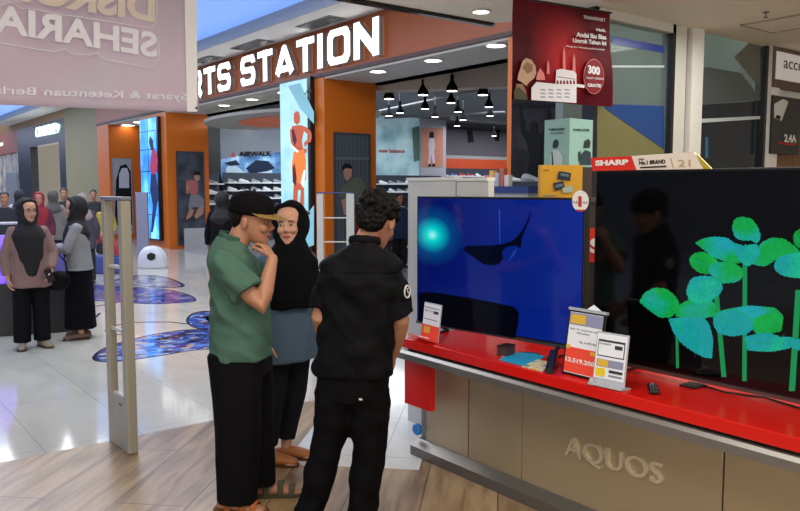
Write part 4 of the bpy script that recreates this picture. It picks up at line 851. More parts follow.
# low display with white shoes in front of the fitness poster
c = atX(528, 190, 7.0)
t = thing('shoe_plinth', 'dark stepped shoe plinth in front of the fitness poster', 'plinth', (7.1, c.y, 0))
link('plinth_body', B(6.9, 7.4, 6.2, 7.25, 0, 1.52), mat('plinth_black', '17171b', .5), t); link('upper_step', B(7.15, 7.4, 6.2, 7.25, 1.52, 1.72), mat('plinth_black', '17171b', .5), t)
for k, (x, y, z, me, s) in enumerate([(7.0, 7.0, 1.52, 0, 1.0), (7.0, 6.66, 1.52, 0, 1.0), (7.24, 6.98, 1.72, 0, 1.1), (7.25, 6.62, 1.72, 1, 1.1)]):
    o = bpy.data.objects.new('shoe', shoes[me][1]); COL.objects.link(o); o.location = (x, y, z); o.rotation_euler = (0, 0, [-.9, -.3, -1, -1.2][k]); o.scale = (s,)*3
    props(o, ['white sports shoe at left front of the dark plinth', 'white sports shoe at right front of the dark plinth', 'white sports shoe on the left of the upper plinth step', 'grey sports shoe on the right of the upper plinth step'][k], 'shoe', 'shoes on the dark plinth')
t = thing('magazine_rack', 'small rack with navy edge and colourful packs behind the blue television', 'rack', (5.8, 6.3, 0))
a = atX(485, 192, 5.8); b_ = atX(535, 192, 5.8)
link('navy_tray', B(5.7, 6.0, b_.y, a.y, a.z-.01, a.z+.06), mat('tray_navy', '28366e', .4), t); link('tray_body', B(5.72, 5.98, b_.y+.02, a.y-.02, 0, a.z-.01), M_grayw, t)
for k, (x, hh, c_) in enumerate([(486, 14, 'c07a5a'), (491, 20, 'd8a040'), (496, 17, 'a6a8b0'), (501, 22, 'b05a4a'), (506, 14, 'd0c8b8')]):
    q0 = atX(x, 189, 5.85); q1 = atX(x+4.5, 189, 5.85); o = link('snack_pack', B(5.82, 5.88, q1.y, q0.y, a.z+.06, a.z+.06+hh*.0085, bev=.004), mat('pack_%d' % k, c_, .5))
    props(o, '%s packet standing on the navy tray' % ['brown', 'orange-yellow', 'silver', 'tallest, brick-red', 'pale cream'][k], 'packet', 'packets on the navy tray')

# ================================================================= BANNERS
t = thing('hanging_banner', 'dark red hanging travel banner with white 300 badge, over the televisions', 'banner', (5.1, 4.15, 2.36))
PBn = lambda x, y: atY(x, y, 4.15)
A_ = [PBn(513, -2), PBn(610, 13.5), PBn(612, 107), PBn(513, 99)]
m_bn = ramp_mat('red_banner_print', 'noise', [(.25, '4a1420'), (.5, '6e1a26'), (.75, '8d2430')], 1.8, .45)
nt = m_bn.node_tree; L_ = nt.links.new; tc = nt.nodes['Texture Coordinate']; gc = PBn(563, 56)-Vector((5.1, 4.15, 2.36))
vd = nt.nodes.new('ShaderNodeVectorMath'); vd.operation = 'DISTANCE'; vd.inputs[1].default_value = gc; L_(tc.outputs['Object'], vd.inputs[0])
mr = nt.nodes.new('ShaderNodeMapRange'); mr.inputs['From Min'].default_value = .05; mr.inputs['From Max'].default_value = .42; mr.inputs['To Min'].default_value = .95; mr.inputs['To Max'].default_value = 0; L_(vd.outputs['Value'], mr.inputs['Value'])
mg = nt.nodes.new('ShaderNodeMix'); mg.data_type = 'RGBA'; mg.inputs[7].default_value = (*lin('d8262e'), 1); L_(mr.outputs[0], mg.inputs[0]); L_(nt.nodes['Color Ramp'].outputs[0], mg.inputs[6]); L_(mg.outputs[2], nt.nodes['Principled BSDF'].inputs['Base Color'])
bm = BM(); xs = 24; ys = 16
def bl(u, v): 
    p = A_[0].lerp(A_[1], u).lerp(A_[3].lerp(A_[2], u), v); return p+Vector((0, .012*math.sin(u*9+v*2)*v+.008*math.sin(v*7), 0))
g1 = [[bm.verts.new(bl(i/xs, j/ys)) for i in range(xs+1)] for j in range(ys+1)]
for j in range(ys):
    for i in range(xs): bm.faces.new([g1[j][i], g1[j][i+1], g1[j+1][i+1], g1[j+1][i]])
bmesh.ops.solidify(bm, geom=bm.faces[:], thickness=-.003); link('banner_cloth', bm, m_bn, t)
PB = lambda x, y: atY(x, y, 4.125)
def ell(P, cx, cy, rx, ry, n=32, a0=0, a1=2*PI): return [(cx+rx*math.cos(a0+(a1-a0)*k/n), cy+ry*math.sin(a0+(a1-a0)*k/n)) for k in range(n)]
W_ = mat('banner_white', 'dcdce2', .5)
pol('tower_print', mat('banner_rose', 'd87a7a', .5), [[(563, 52), (564, 46), (565, 52), (565.5, 72), (562.5, 72)], [(573, 58), (574, 54), (575, 58), (575.5, 74), (572.5, 74)], [(547, 64), (548, 60), (549, 64), (549.5, 74), (546.5, 74)], [(537, 74), (540, 68), (544, 74), (545, 80), (536, 80)]], t, PB, 0)
pol('building_print', W_, [[(556, 70), (560, 69), (573, 71), (576, 74), (576, 103), (531, 100), (531, 88), (536, 82), (555, 84)], [(576, 84), (584, 85), (584, 88), (576, 87)]], t, PB)
pol('red_arches', mat('banner_dark_red', '7a2430', .5), [[(556+3.3*k, 84), (558+3.3*k, 84.2), (558+3.3*k, 81.5), (557+3.3*k, 80), (556+3.3*k, 81.3)] for k in range(6)]+[[(557, 76.5), (575, 79), (575, 79.6), (557, 77.2)]], t, PB, .004)
pol('row_print', mat('banner_small_print', '8a90a8', .5), [[(540+8*k, 89+r*3.6), (545+8*k, 89.5+r*3.6), (545+8*k, 90.8+r*3.6), (540+8*k, 90.3+r*3.6)] for k in range(4) for r in range(3)], t, PB, .004)
pol('hands_print', mat('banner_hand', 'b89880', .6), [[(518, 74), (520, 68), (522, 61), (526, 58), (531, 60), (535, 66), (536, 73), (534, 78), (529, 82), (526, 86), (521, 82), (517, 80)]], t, PB)
pol('hands_shade', mat('banner_hand_dark', '8a6a52', .6), [[(522, 68), (526, 62), (532, 65), (532, 71), (527, 74)], [(516, 84), (522, 84), (526, 92), (524, 99), (514, 98)]], t, PB, .004)
pol('sleeve_print', mat('banner_sleeve', '4c4a3a', .6), [[(513.5, 90), (518, 87), (526, 95), (527, 100), (513.5, 99)]], t, PB, .006)
text_rows = [('TRANSMART', 583, 605, 18.8, 15.4, 22.0, .0), ('Naik,', 596, 605.5, 31.6, 28.2, 32.6, .03), ('Andai Ibu Bisa', 576, 605.8, 36.8, 32, 39.8, .03), ('Umroh Tahun Ini', 572.5, 605.8, 42.6, 38, 45.6, .03), ('Program Menabung Berhadiah', 566, 604, 47.4, 45.4, 51, .0), ('300', 587.5, 599.5, 73.5, 65, 75.5, .05), ('PAKET UMROH', 586, 603, 79, 77, 80, .01), ('GRATIS', 587, 600.5, 86.8, 83.4, 87.6, .04)]
for s_, x0, x1, yb, yt, yb1, off in text_rows: ptext('lettering', s_, W_, t, PB, x0, x1, yb, yt, yb1, .001, off, lift=.005)
pol('badge_ring', mat('banner_rose', 'd87a7a', .5), [[p for p in ell(PB, 594, 76.5, 10.2, 17.5, 40)]], t, PB, -.003, .001)
pol('badge_fill', mat('banner_badge', '7c1f29', .5), [[p for p in ell(PB, 594, 76.5, 9.6, 16.8, 40)]], t, PB, 0, .001)
link('top_rod', tube(BM(), [A_[0]+Vector((-.02, 0, .008)), A_[1]+Vector((.02, 0, .008))], .008, 8), M_dark, t)

t = thing('hanging_banner', 'large pale mauve cloth banner seen from behind, reversed text, upper left', 'banner', (.6, 4.6, 2.1))
PL4 = lambda x, y: atY(x, y, 4.6)
c0 = PL4(197, 112); c1 = PL4(0, 105); slope = (c0.z-c1.z)/(c0.x-c1.x)
bm = BM(); xs = 60; ys = 20; X0 = -1.2
def bl2(u, v):
    x = X0+(1.955-X0)*u; zb = c0.z+(x-c0.x)*slope; z = zb+(3.18-zb)*v
    return Vector((x, 4.6+.012*math.sin(x*7+z*2)+.006*math.sin(x*19), z))
g1 = [[bm.verts.new(bl2(i/xs, j/ys)) for i in range(xs+1)] for j in range(ys+1)]
for j in range(ys):
    for i in range(xs): bm.faces.new([g1[j][i], g1[j][i+1], g1[j+1][i+1], g1[j+1][i]])
bmesh.ops.solidify(bm, geom=bm.faces[:], thickness=-.003)
m = ramp_mat('mauve_cloth', 'noise', [(.3, 'd2cacb'), (.5, 'dfcdd0'), (.7, 'dad4d4')], 2.2, .75)
nt = m.node_tree; bs = nt.nodes['Principled BSDF']; tl = nt.nodes.new('ShaderNodeBsdfTranslucent'); tl.inputs[0].default_value = (.62, .5, .54, 1); mx = nt.nodes.new('ShaderNodeMixShader'); mx.inputs[0].default_value = .35
nt.links.new(bs.outputs[0], mx.inputs[1]); nt.links.new(tl.outputs[0], mx.inputs[2]); nt.links.new(mx.outputs[0], nt.nodes['Material Output'].inputs['Surface'])
link('banner_cloth', bm, m, t, smooth=True)
PB4 = lambda x, y: atY(x, y, 4.575)
Wb = mat('faded_white_print', 'dcdde8', .7); Yb = mat('faded_cream_print', 'd0c4bc', .7)
def mirr(body, xr, yr, xl, yl, h, m, off=.02):
    o = PB4(xr, yr); x_ = PB4(xl, yl)-o; y_ = PB4(xr, yr-h)-o; me = text_mesh(body, o, x_, y_, .002, off); link('lettering', me, m, t)
mirr('SEHARIAN', 157, 58, -40, 26, 25, Wb, .03); mirr('DISKON', 155, 23, -4, -2, 28, Yb, .045); mirr('Syarat & Ketentuan Berlaku', 187, 102, -28, 95.5, 9, Wb, .01)
bm = BM()
pl_ = [(0, 43), (18, 46), (36, 49), (54, 51.5), (66, 49), (72, 54), (90, 55), (97, 52), (103, 59), (125, 63), (145, 68), (155, 66), (160, 58), (158, 40)]
tube(bm, [PB4(*p) for p in pl_], .003, 6)
pl_ = [(0, 5), (12, 2), (20, 8), (40, 10), (58, 14), (80, 17), (100, 20), (118, 23), (135, 26), (150, 28), (157, 22), (157, 0)]
tube(bm, [PB4(*p) for p in pl_], .003, 6); link('outline_print', bm, Wb, t)
bm = BM(); prism(bm, [PB4(187, 111.5), PB4(197, 111.8), PB4(196.5, -20), PB4(184, -20)], (0, -.003, 0)); link('pale_selvage', bm, mat('selvage_white', 'e6e6ea', .7), t)
bm = BM(); lathe(bm, [(.006, 0), (.008, .003), (.004, .004)], PB4(196, 108)+Vector((0, -.003, 0)), 10, Matrix.Rotation(PI/2, 3, 'X')); link('eyelet', bm, M_dark, t)
link('top_rod', tube(BM(), [(X0, 4.6, 3.185), (1.96, 4.6, 3.185)], .012, 8), M_dark, t)

# ================================================================= SECURITY GATES
def gate(lab, loc, rot, W, H_, m, cap):
    t = thing('security_gate', lab, 'security gate', loc, rot, 'anti-theft gates'); w_ = .055 if W < .5 else .11
    link('back_post', B(-W/2, -W/2+w_, -.028, .028, 0, H_, bev=.008), m, t, local=True); link('front_post', B(W/2-w_*1.2, W/2, -.032, .032, 0, H_, bev=.01), m, t, local=True)
    link('base_panel', B(-W/2+.02, W/2-.02, -.022, .022, 0, .33, bev=.004), m, t, local=True)
    for z in (.33, .75, 1.15): link('crossbar', B(-W/2+.03, W/2-.03, -.012, .012, z, z+.018), mat('gate_bar_light', 'c9c7be', .4), t, local=True)
    link('top_cap', B(-W/2-.003, W/2+.003, -.034, .034, H_, H_+.022, bev=.006), cap, t, local=True)
    link('brand_plate', B(W/2-.16, W/2-.12, -.026, .026, .285, .297), mat('gate_plate_dark', '55524c', .4), t, local=True)
M_gate = mat('gate_beige', '9c988b', .45)
gate('beige anti-theft gate standing on the timber floor edge, nearest the viewer', (1.495, 4.825, 0), -PI/2+.06, .345, 1.575, M_gate, mat('gate_cap_grey', '74767e', .4))
c = atD(336, 255, 12.6)
gate('far anti-theft gate with navy cap beside the orange pillar', (c.x, c.y, 0), -YAW, .62, 1.56, mat('gate_pale', 'b4b5b0', .45), mat('gate_cap_navy', '1f2c66', .4))

# ================================================================= MALL FLOOR: mosaic butterflies, kiosk, dome
def mosaic(lab, px_list, m, extra=()):
    t = thing('floor_mosaic', lab, 'floor mosaic', atZ(*px_list[0][0]))
    bm = BM(); prism(bm, [atZ(x, y) for x, y in px_list[0]], (0, 0, .002)); link('wing', bm, m, t)
    for q in px_list[1:]: bm = BM(); prism(bm, [atZ(x, y) for x, y in q], (0, 0, .002)); link('wing', bm, m, t)
    for q, mm in extra: bm = BM(); prism(bm, [atZ(x, y, .002) for x, y in q], (0, 0, .0015)); link('wing_patch', bm, mm, t)
    return t
m_mz = ramp_mat('blue_mosaic', 'voronoi', [(.15, '18285e'), (.4, '2a50a4'), (.65, '4a80c8'), (.85, '8aa8d0'), (.97, 'b08a50')], 12, .12)
m_mz2 = ramp_mat('violet_mosaic', 'voronoi', [(.2, '1c2a66'), (.5, '3a50a0'), (.75, '7a6aa8'), (.95, '9a8a70')], 9, .12)
m_rim = mat('mosaic_rim', '232742', .15)
def curve_px(pts, n=6):
    out = []; N = len(pts)
    for i in range(N):
        p0, p1, p2, p3 = (Vector(pts[(i+k-1) % N]) for k in range(4))
        for j in range(n):
            s = j/n; out.append(tuple(.5*((2*p1)+(-p0+p2)*s+(2*p0-5*p1+4*p2-p3)*s*s+(-p0+3*p1-3*p2+p3)*s**3)))
    return out
o1 = curve_px([(92, 358), (100, 350), (118, 343), (145, 336), (175, 331), (200, 329), (222, 330), (232, 340), (218, 348), (190, 351), (160, 356), (125, 361), (100, 362)])
o2 = curve_px([(186, 321), (191, 314), (205, 311), (222, 313), (232, 320), (225, 331), (205, 330), (192, 327)])
o3 = curve_px([(82, 285), (100, 285), (135, 287), (165, 289), (190, 295), (196, 301), (180, 303), (150, 304), (115, 302), (90, 299)])
o4 = curve_px([(108, 284), (125, 277), (150, 275), (170, 278), (185, 286), (165, 288), (135, 286)])
shr = lambda q, k: [tuple(sum((Vector(z) for z in q), Vector((0, 0)))/len(q)*(1-k)+Vector(z)*k) for z in q]
mosaic('large blue butterfly wing mosaic in the pale mall floor, nearest the man in green', [o1, o2], m_rim, [(shr(o1, .93), m_mz), (shr(o2, .88), m_mz), (curve_px([(150, 342), (170, 336), (200, 333), (220, 335), (205, 341), (175, 345)]), ramp_mat('rust_mosaic', 'voronoi', [(.2, '4a4a7a'), (.5, '8a6a6a'), (.8, 'b89a78')], 14, .15)), (curve_px([(205, 318), (215, 316), (224, 320), (215, 325)]), mat('mosaic_amber', 'c08a2a', .2))])
mosaic('farther blue and violet butterfly mosaic on the mall floor by the white dome', [o3, o4], m_rim, [(shr(o3, .95), m_mz2), (shr(o4, .9), ramp_mat('soft_mosaic', 'voronoi', [(.3, '4a5478'), (.6, '7a86a8'), (.9, 'a09a90')], 9, .15))])
def antenna(lab, pts, r=.014):
    bm = BM(); P_ = [atZ(x, y, .001) for x, y in pts]; R = []
    for i, p in enumerate(P_):
        d = (P_[min(i+1, len(P_)-1)]-P_[max(i-1, 0)]).normalized(); s_ = Vector((-d.y, d.x, 0))*r*(1.2); R.append((p+s_, p-s_))
    for (a, b_), (c, d) in zip(R, R[1:]): prism(bm, [a, b_, d, c], (0, 0, .002))
    o = link('floor_inlay_line', bm, m_rim); props(o, lab, 'floor inlay'); return o
antenna('curled dark antenna line inlaid near the large blue wing', [(188, 324), (170, 322), (150, 322), (130, 323), (112, 326), (106, 331), (112, 335), (124, 334), (130, 330), (122, 328)])
antenna('curled dark line inlaid left of the gate by the sandals', [(130, 297), (115, 303), (98, 306), (84, 308), (74, 313), (82, 318), (96, 317), (100, 313)])

# white dome beside the pillar
c = atZ(153, 268); t = thing('white_dome', 'low white round dome with black hexagon mark standing by the pillar', 'dome', (c.x, c.y, 0), -YAW)
bm = BM(); lathe(bm, [(.30, 0), (.31, .03), (.30, .22), (.26, .33), (.18, .42), (.08, .46), (.0, .465)], n=32)
for v in bm.verts: v.co.y *= .5
link('shell', bm, mat('dome_white', 'c8ccd2', .3), t, local=True, smooth=True)
bm = BM(); prism(bm, [Vector((.02+.095*math.cos(a), -.165, .25+.085*math.sin(a))) for a in (PI/6+PI/3*k for k in range(6))], (0, .05, -.0)); link('hexagon_mark', bm, M_dark, t, local=True)
c = atZ(143, 262); a = atD(138, 192, 18.5); b_ = atD(149, 192, 18.5)
t = link('standing_board', B(-.14, .14, -.05, .05, 0, 1.55, bev=.01), mat('lilac_grey', '7f8298', .5), local=True); t.location = (atD(142, 200, 18.5).x, atD(142, 200, 18.5).y, 0); t.rotation_euler = (0, 0, -YAW); props(t, 'grey lilac standing board in front of the blue screen pillar', 'board')
# kiosk
c = atZ(66, 343); a = atZ(-30, 340)
t = thing('kiosk', 'black based kiosk with glowing violet panel behind the standing women', 'kiosk', (c.x-.7, c.y+.5, 0), -YAW)
c = c + HF*.62 - RGT*.22
MK = Matrix.Translation((c.x, c.y, 0)) @ Matrix.Rotation(-YAW+.42, 4, 'Z')
link('plinth', box(BM(), -1.1, 0, .02, .35, 0, .53, MK, bev=.01), mat('plinth_charcoal', '1c1d22', .45), t)
link('counter', box(BM(), -1.1, .02, .02, .35, .53, .58, MK), mat('plinth_charcoal', '1c1d22', .45), t)
link('light_panel', box(BM(), -1.08, -.45, .15, .22, .58, 1.12, MK), ramp_mat('violet_glow', 'noise', [(.3, '5a3ad0'), (.5, '8a6af0'), (.62, 'e0e8ff'), (.8, '6a4ae0')], 5, .4, .9), t)
link('violet_case', box(BM(), -.43, .0, .12, .34, .58, .95, MK, bev=.01), mat('violet_board', '5a5a9a', .5, emit='4a48a0', es=.25), t)
link('rail', tube(BM(), [MK @ Vector((-1.1, .3, 1.25)), MK @ Vector((-.5, .3, 1.25))], .015, 8), mat('gate_pale', 'b4b5b0', .45), t)
link('post', tube(BM(), [MK @ Vector((-.5, .3, .58)), MK @ Vector((-.5, .3, 1.25))], .015, 8), mat('gate_pale', 'b4b5b0', .45), t)
c = atZ(92, 274)
t = thing('play_barrier', 'blue padded mat with red arch far beyond the grey cardigan woman', 'mat', (c.x, c.y, 0), -YAW)
link('blue_pad', B(-.5, .55, 0, .5, 0, .34, bev=.03), mat('pad_blue', '3a4a88', .5), t, local=True); bm = BM(); tube(bm, [Vector((.18+.28*math.cos(a), .1, .36+.33*math.sin(a))) for a in (PI*k/12 for k in range(13))], .09, 10); link('red_arch', bm, mat('pad_red', 'a02a30', .5), t, local=True)
o = link('far_panel', B(-.12, .12, -.04, .04, 0, 2.0, bev=.01), mat('panel_steel', '6a7078', .4), local=True); q = atD(13, 200, 17); o.location = (q.x, q.y, 0); o.rotation_euler = (0, 0, -YAW); props(o, 'grey steel panel standing among the far crowd at left', 'panel')

# ================================================================= PEOPLE
def remesh(name, bm, voxel, smooth=2, fold=None):
    """fuse closed pieces into one continuous surface; fold(co, normal) -> offset along the normal"""
    me = bpy.data.meshes.new('tmp'); bmesh.ops.recalc_face_normals(bm, faces=bm.faces); bm.to_mesh(me); bm.free()
    ob = bpy.data.objects.new('tmp', me); COL.objects.link(ob)
    md = ob.modifiers.new('r', 'REMESH'); md.mode = 'VOXEL'; md.voxel_size = voxel; md.use_smooth_shade = True
    if smooth: ms = ob.modifiers.new('s', 'SMOOTH'); ms.factor = .5; ms.iterations = smooth
    dg = bpy.context.evaluated_depsgraph_get(); out = bpy.data.meshes.new_from_object(ob.evaluated_get(dg)); out.name = name
    bpy.data.objects.remove(ob); bpy.data.meshes.remove(me)
    if fold:
        ns = [v.normal.copy() for v in out.vertices]
        for v, n in zip(out.vertices, ns): v.co += n*fold(v.co, n)
    for p in out.polygons: p.use_smooth = True
    out.materials.clear(); return out
def folds(amp, sx=6, sz=6, seed=0, diag=.5):
    def f(co, n):
        a = noise.noise(Vector((co.x*sx+seed, co.y*sx, co.z*sz+diag*(co.x+co.y)*sz)))
        b = noise.noise(Vector((co.x*sx*2.3+seed+9, co.y*sx*2.3, co.z*sz*2.6-diag*(co.x-co.y)*sz)))
        return amp*((1-abs(a)*2)*.6+b*.6-.3)
    return f
def oring(c, L, F, hw, hf, n=28, e=2.4):
    out = []
    for j in range(n):
        a = 2*PI*j/n; ca, sa = math.cos(a), math.sin(a)
        out.append(c+L*(hw*math.copysign(abs(ca)**(2/e), ca))+F*(hf*math.copysign(abs(sa)**(2/e), sa)))
    return out
def torso(bm, rings, L=Vector((1, 0, 0)), F=Vector((0, 1, 0)), e=2.4):
    """rings: (z, yc, half width, half depth[, xc])"""
    R = [oring(Vector(((r[4] if len(r) > 4 else 0), r[1], r[0])), L, F, r[2], r[3], e=e) for r in rings]
    return ring_loft(bm, R)
def headR(yaw=0, pitch=0, roll=0):
    return (Matrix.Rotation(yaw, 3, 'Z') @ Matrix.Rotation(pitch, 3, 'X') @ Matrix.Rotation(roll, 3, 'Y'))
HP = [(-.118, .016, .080, .050), (-.108, .032, .090, .015), (-.088, .046, .092, -.018), (-.06, .058, .091, -.05), (-.03, .066, .089, -.076), (0, .071, .083, -.093), (.03, .074, .087, -.101), (.06, .073, .083, -.101), (.088, .062, .065, -.085), (.106, .042, .036, -.058), (.116, .016, .006, -.022)]
def head(bm, c, R, s=1.0, ears=True):
    c = Vector(c); T = lambda p: c + R @ (Vector(p)*s)
    R_ = []
    for z, hw, yf, yb in HP:
        R_.append([T((hw*math.copysign(abs(math.cos(a))**.9, math.cos(a)), (yf+yb)/2+(yf-yb)/2*math.sin(a), z)) for a in (2*PI*j/28 for j in range(28))])
    ring_loft(bm, R_)
    tube(bm, [T((0, .078, .020)), T((0, .090, -.004)), T((0, .104, -.028)), T((0, .094, -.038))], [.008*s, .009*s, .013*s, .009*s], 10)
    for q in (-1, 1):
        ball(bm, T((q*.012, .092, -.034)), .009*s, seg=8); ball(bm, T((q*.033, .072, -.028)), .024*s, seg=10); ball(bm, T((q*.028, .074, .022)), (.024*s, .010*s, .011*s), R.to_4x4(), 10)
        if ears: ball(bm, T((q*.077, -.008, -.012)), (.008*s, .019*s, .031*s), (R @ Matrix.Rotation(q*-.25, 3, 'Z')).to_4x4(), 10)
    ball(bm, T((0, .086, -.062)), (.024*s, .010*s, .010*s), R.to_4x4(), 10); ball(bm, T((0, .080, -.100)), (.022*s, .014*s, .014*s), R.to_4x4(), 10)
    return T
def face_parts(t, T, R, s, lipc='9a5550', k=1.0, brow='1a1412'):
    for q in (-1, 1):
        bm = BM(); ball(bm, T((q*.031, .0835, .004)), (.0135*s*k, .005*s, .0062*s*k), R.to_4x4(), 12); e = link('eye', bm, mat('eye_white', 'b8aca4', .3), t, local=True, smooth=True)
        bm = BM(); ball(bm, T((q*.031, .0872, .004)), (.0062*s*k, .003*s, .0062*s*k), R.to_4x4(), 10); link('iris', bm, mat('iris_dark', '120c0a', .2), e, local=True, smooth=True)
        bm = BM(); tube(bm, [T((q*.014, .089, .022)), T((q*.031, .091, .027)), T((q*.048, .081, .022))], [.0028*s, .0034*s, .002*s], 8, flat=1.0); link('eyebrow', bm, mat('brow_'+brow, brow, .8), t, local=True)
    bm = BM(); tube(bm, [T((-.023, .088, -.062)), T((-.01, .0965, -.0595)), T((0, .0975, -.061)), T((.01, .0965, -.0595)), T((.023, .088, -.062))], [.002*s, .0045*s, .004*s, .0045*s, .002*s], 8)
    tube(bm, [T((-.02, .089, -.0645)), T((0, .096, -.069)), T((.02, .089, -.0645))], [.002*s, .0055*s, .002*s], 8); link('lips', bm, mat('lips_'+lipc, lipc, .5), t, local=True, smooth=True)
def hand(bm, w, d, n, side=1, curl=.5, s=1.0, thumb=.5, spread=0.0):
    """w wrist, d direction of the hand, n palm normal, side: +1 puts the thumb towards n x d"""
    w = Vector(w); d = Vector(d).normalized(); n = Vector(n); n = (n-d*n.dot(d)).normalized(); a = n.cross(d)*side
    kn = w+d*.088*s
    tube(bm, [w-d*.012*s, w+d*.02*s, w+d*.06*s, w+d*.088*s], [(.026*s, .018*s), (.032*s, .017*s), (.040*s, .015*s), (.039*s, .012*s)], 14, side=a, round_ends=False)
    for k, (off, ln) in enumerate(((.031, .072), (.0105, .082), (-.0105, .076), (-.030, .060))):
        p = w+d*(.084-.004*abs(k-1))*s+a*off*s; dd = (d+a*spread*off*8).normalized(); pts = [p-d*.02*s, p]; seg = (.45, .32, .23); rot = 0
        for i, g in enumerate(seg):
            rot += curl*(.75 if i == 0 else .9)*(1+.06*k); v = dd*math.cos(rot)+n*math.sin(rot); p = p+v*ln*g*s; pts.append(p)
        tube(bm, pts, [.0085*s, .0088*s, .0082*s, .0076*s, .0062*s], 9, round_ends=True)
    p = w+d*.022*s+a*.024*s; v = (d*.62+a*.78+n*.15).normalized(); p1 = p+v*.042*s; v2 = (d*.85+a*(.5-thumb*.6)+n*.55*thumb).normalized(); p2 = p1+v2*.030*s; p3 = p2+(v2*.9+n*.3*thumb).normalized()*.024*s
    tube(bm, [p-v*.012*s, p, p1, p2, p3], [.012*s, .0135*s, .0105*s, .0092*s, .007*s], 9, round_ends=True)
def foot(bm, an, toe, s=1.0):
    an = Vector(an); toe = Vector(toe); d = (toe-an); d.z = 0; d.normalize(); heel = Vector((an.x, an.y, .03*s))-d*.045*s
    side = d.cross(Vector((0, 0, 1)))
    tube(bm, [Vector((an.x, an.y, .16)), Vector((an.x, an.y, an.z)), Vector((an.x, an.y, .05))+d*.005], [.032*s, .034*s, .03*s], 12, round_ends=True)
    L_ = .2*s; c = Vector((an.x, an.y, 0))
    tube(bm, [heel, c+d*.03*s+Vector((0, 0, .036*s)), c+d*.09*s+Vector((0, 0, .03*s)), c+d*.145*s+Vector((0, 0, .02*s)), c+d*.175*s+Vector((0, 0, .015*s))], [(.028*s, .03*s), (.034*s, .036*s), (.04*s, .028*s), (.043*s, .018*s), (.034*s, .013*s)], 14, side=side, round_ends=True)
def arm(bm, sh, el, wr, k=1.0):
    sh, el, wr = map(Vector, (sh, el, wr))
    tube(bm, [sh, sh.lerp(el, .35), sh.lerp(el, .75), el, el.lerp(wr, .3), el.lerp(wr, .7), wr], [.052*k, .05*k, .043*k, .041*k, .043*k, .034*k, .026*k], 14, round_ends=True)
def leg(bm, hp, kn, an, k=1.0):
    hp, kn, an = map(Vector, (hp, kn, an))
    tube(bm, [hp, hp.lerp(kn, .4), kn, kn.lerp(an, .3), kn.lerp(an, .75), an], [.088*k, .078*k, .056*k, .056*k, .040*k, .035*k], 16, round_ends=True)
def sleeve(bm, sh, el, wr, f, r0=.072, r1=.066, k=1.0):
    """cloth round the arm, f = how far down: 0..1 upper arm, 1..2 forearm"""
    sh, el, wr = map(Vector, (sh, el, wr)); pts = [sh]; rr = [r0]
    if f <= 1: pts += [sh.lerp(el, f*.5), sh.lerp(el, f)]; rr += [(r0+r1)/2, r1]
    else: pts += [sh.lerp(el, .5), el, el.lerp(wr, (f-1)*.5), el.lerp(wr, f-1)]; rr += [(r0+r1)/2*.97, r1*.95, r1*.9, r1*.82]
    tube(bm, pts, rr, 18, round_ends=False); ball(bm, sh, r0*1.02, seg=14)
SKIN = mat('skin_warm', 'a5745a', .55, var=.04, bump=.05, bscale=200); SKIN2 = mat('skin_light', 'c09078', .5, var=.03)
def cloth(name, c, bump=.25, rough=.85, sc=120, var=.05): return mat(name, c, rough, 0, bump=bump, bscale=sc, var=var, scale=14, spec=.08)
def add(t, name, bm, m, voxel=.008, smooth=2, fold=None): return link(name, remesh(name, bm, voxel, smooth, fold), m, t, local=True)
def rotz_for(v): return math.atan2(v.y, v.x)-PI/2
rflat = Vector((RGT.x, RGT.y, 0)).normalized()

# ---------------------------------------------------------------- man in green polo (profile, faces right in the photo)
p = atD(238, 300, 3.87); base = Vector((p.x, p.y, 0)); rz = rotz_for(rflat)
t = thing('person', 'man in green polo shirt and black cap with tan brim, hand on chin', 'person', base, rz)
g = lambda px, py, x: Vector((x, (px-238)/196.5, 1.65-(py-188)/196.5))
hc = g(253, 219, -.01); hR = headR(-.14, -.16, .06); hs = 1.08
shR, elR, wrR = g(232, 262, .155), g(269, 301, .215), g(277, 257, .10)
shL, elL, wrL = g(234, 262, -.155), g(258, 306, -.21), g(263, 292, .03)
hpR, knR, anR = Vector((.09, .01, .86)), Vector((.10, .02, .46)), Vector((.10, -.04, .075))
hpL, knL, anL = Vector((-.09, .02, .86)), Vector((-.10, .07, .46)), Vector((-.09, .115, .075))
bm = BM(); T = head(bm, hc, hR, hs)
tube(bm, [g(232, 250, 0), g(240, 240, 0), g(246, 226, -.005)], [.068, .058, .056], 16)
torso(bm, [(1.33, -.03, .06, .05), (1.29, -.02, .155, .085), (1.2, 0, .175, .10), (1.0, .01, .15, .105), (.88, .01, .155, .11), (.80, .01, .15, .10)])
arm(bm, shR, elR, wrR); arm(bm, shL, elL, wrL)
hand(bm, wrR, Vector((-.42, -.52, .72)), Vector((-.35, -.9, -.3)), side=-1, curl=.8, s=.98, thumb=.8)
hand(bm, wrL, Vector((.9, .0, .25)), Vector((0, -.6, .5)), side=1, curl=.5, s=.95)
leg(bm, hpR, knR, anR); leg(bm, hpL, knL, anL); foot(bm, anR, anR+Vector((.03, .2, 0))); foot(bm, anL, anL+Vector((-.02, .2, 0)))
add(t, 'body', bm, SKIN, .0042, 2)
face_parts(t, T, hR, hs, '8a5548')
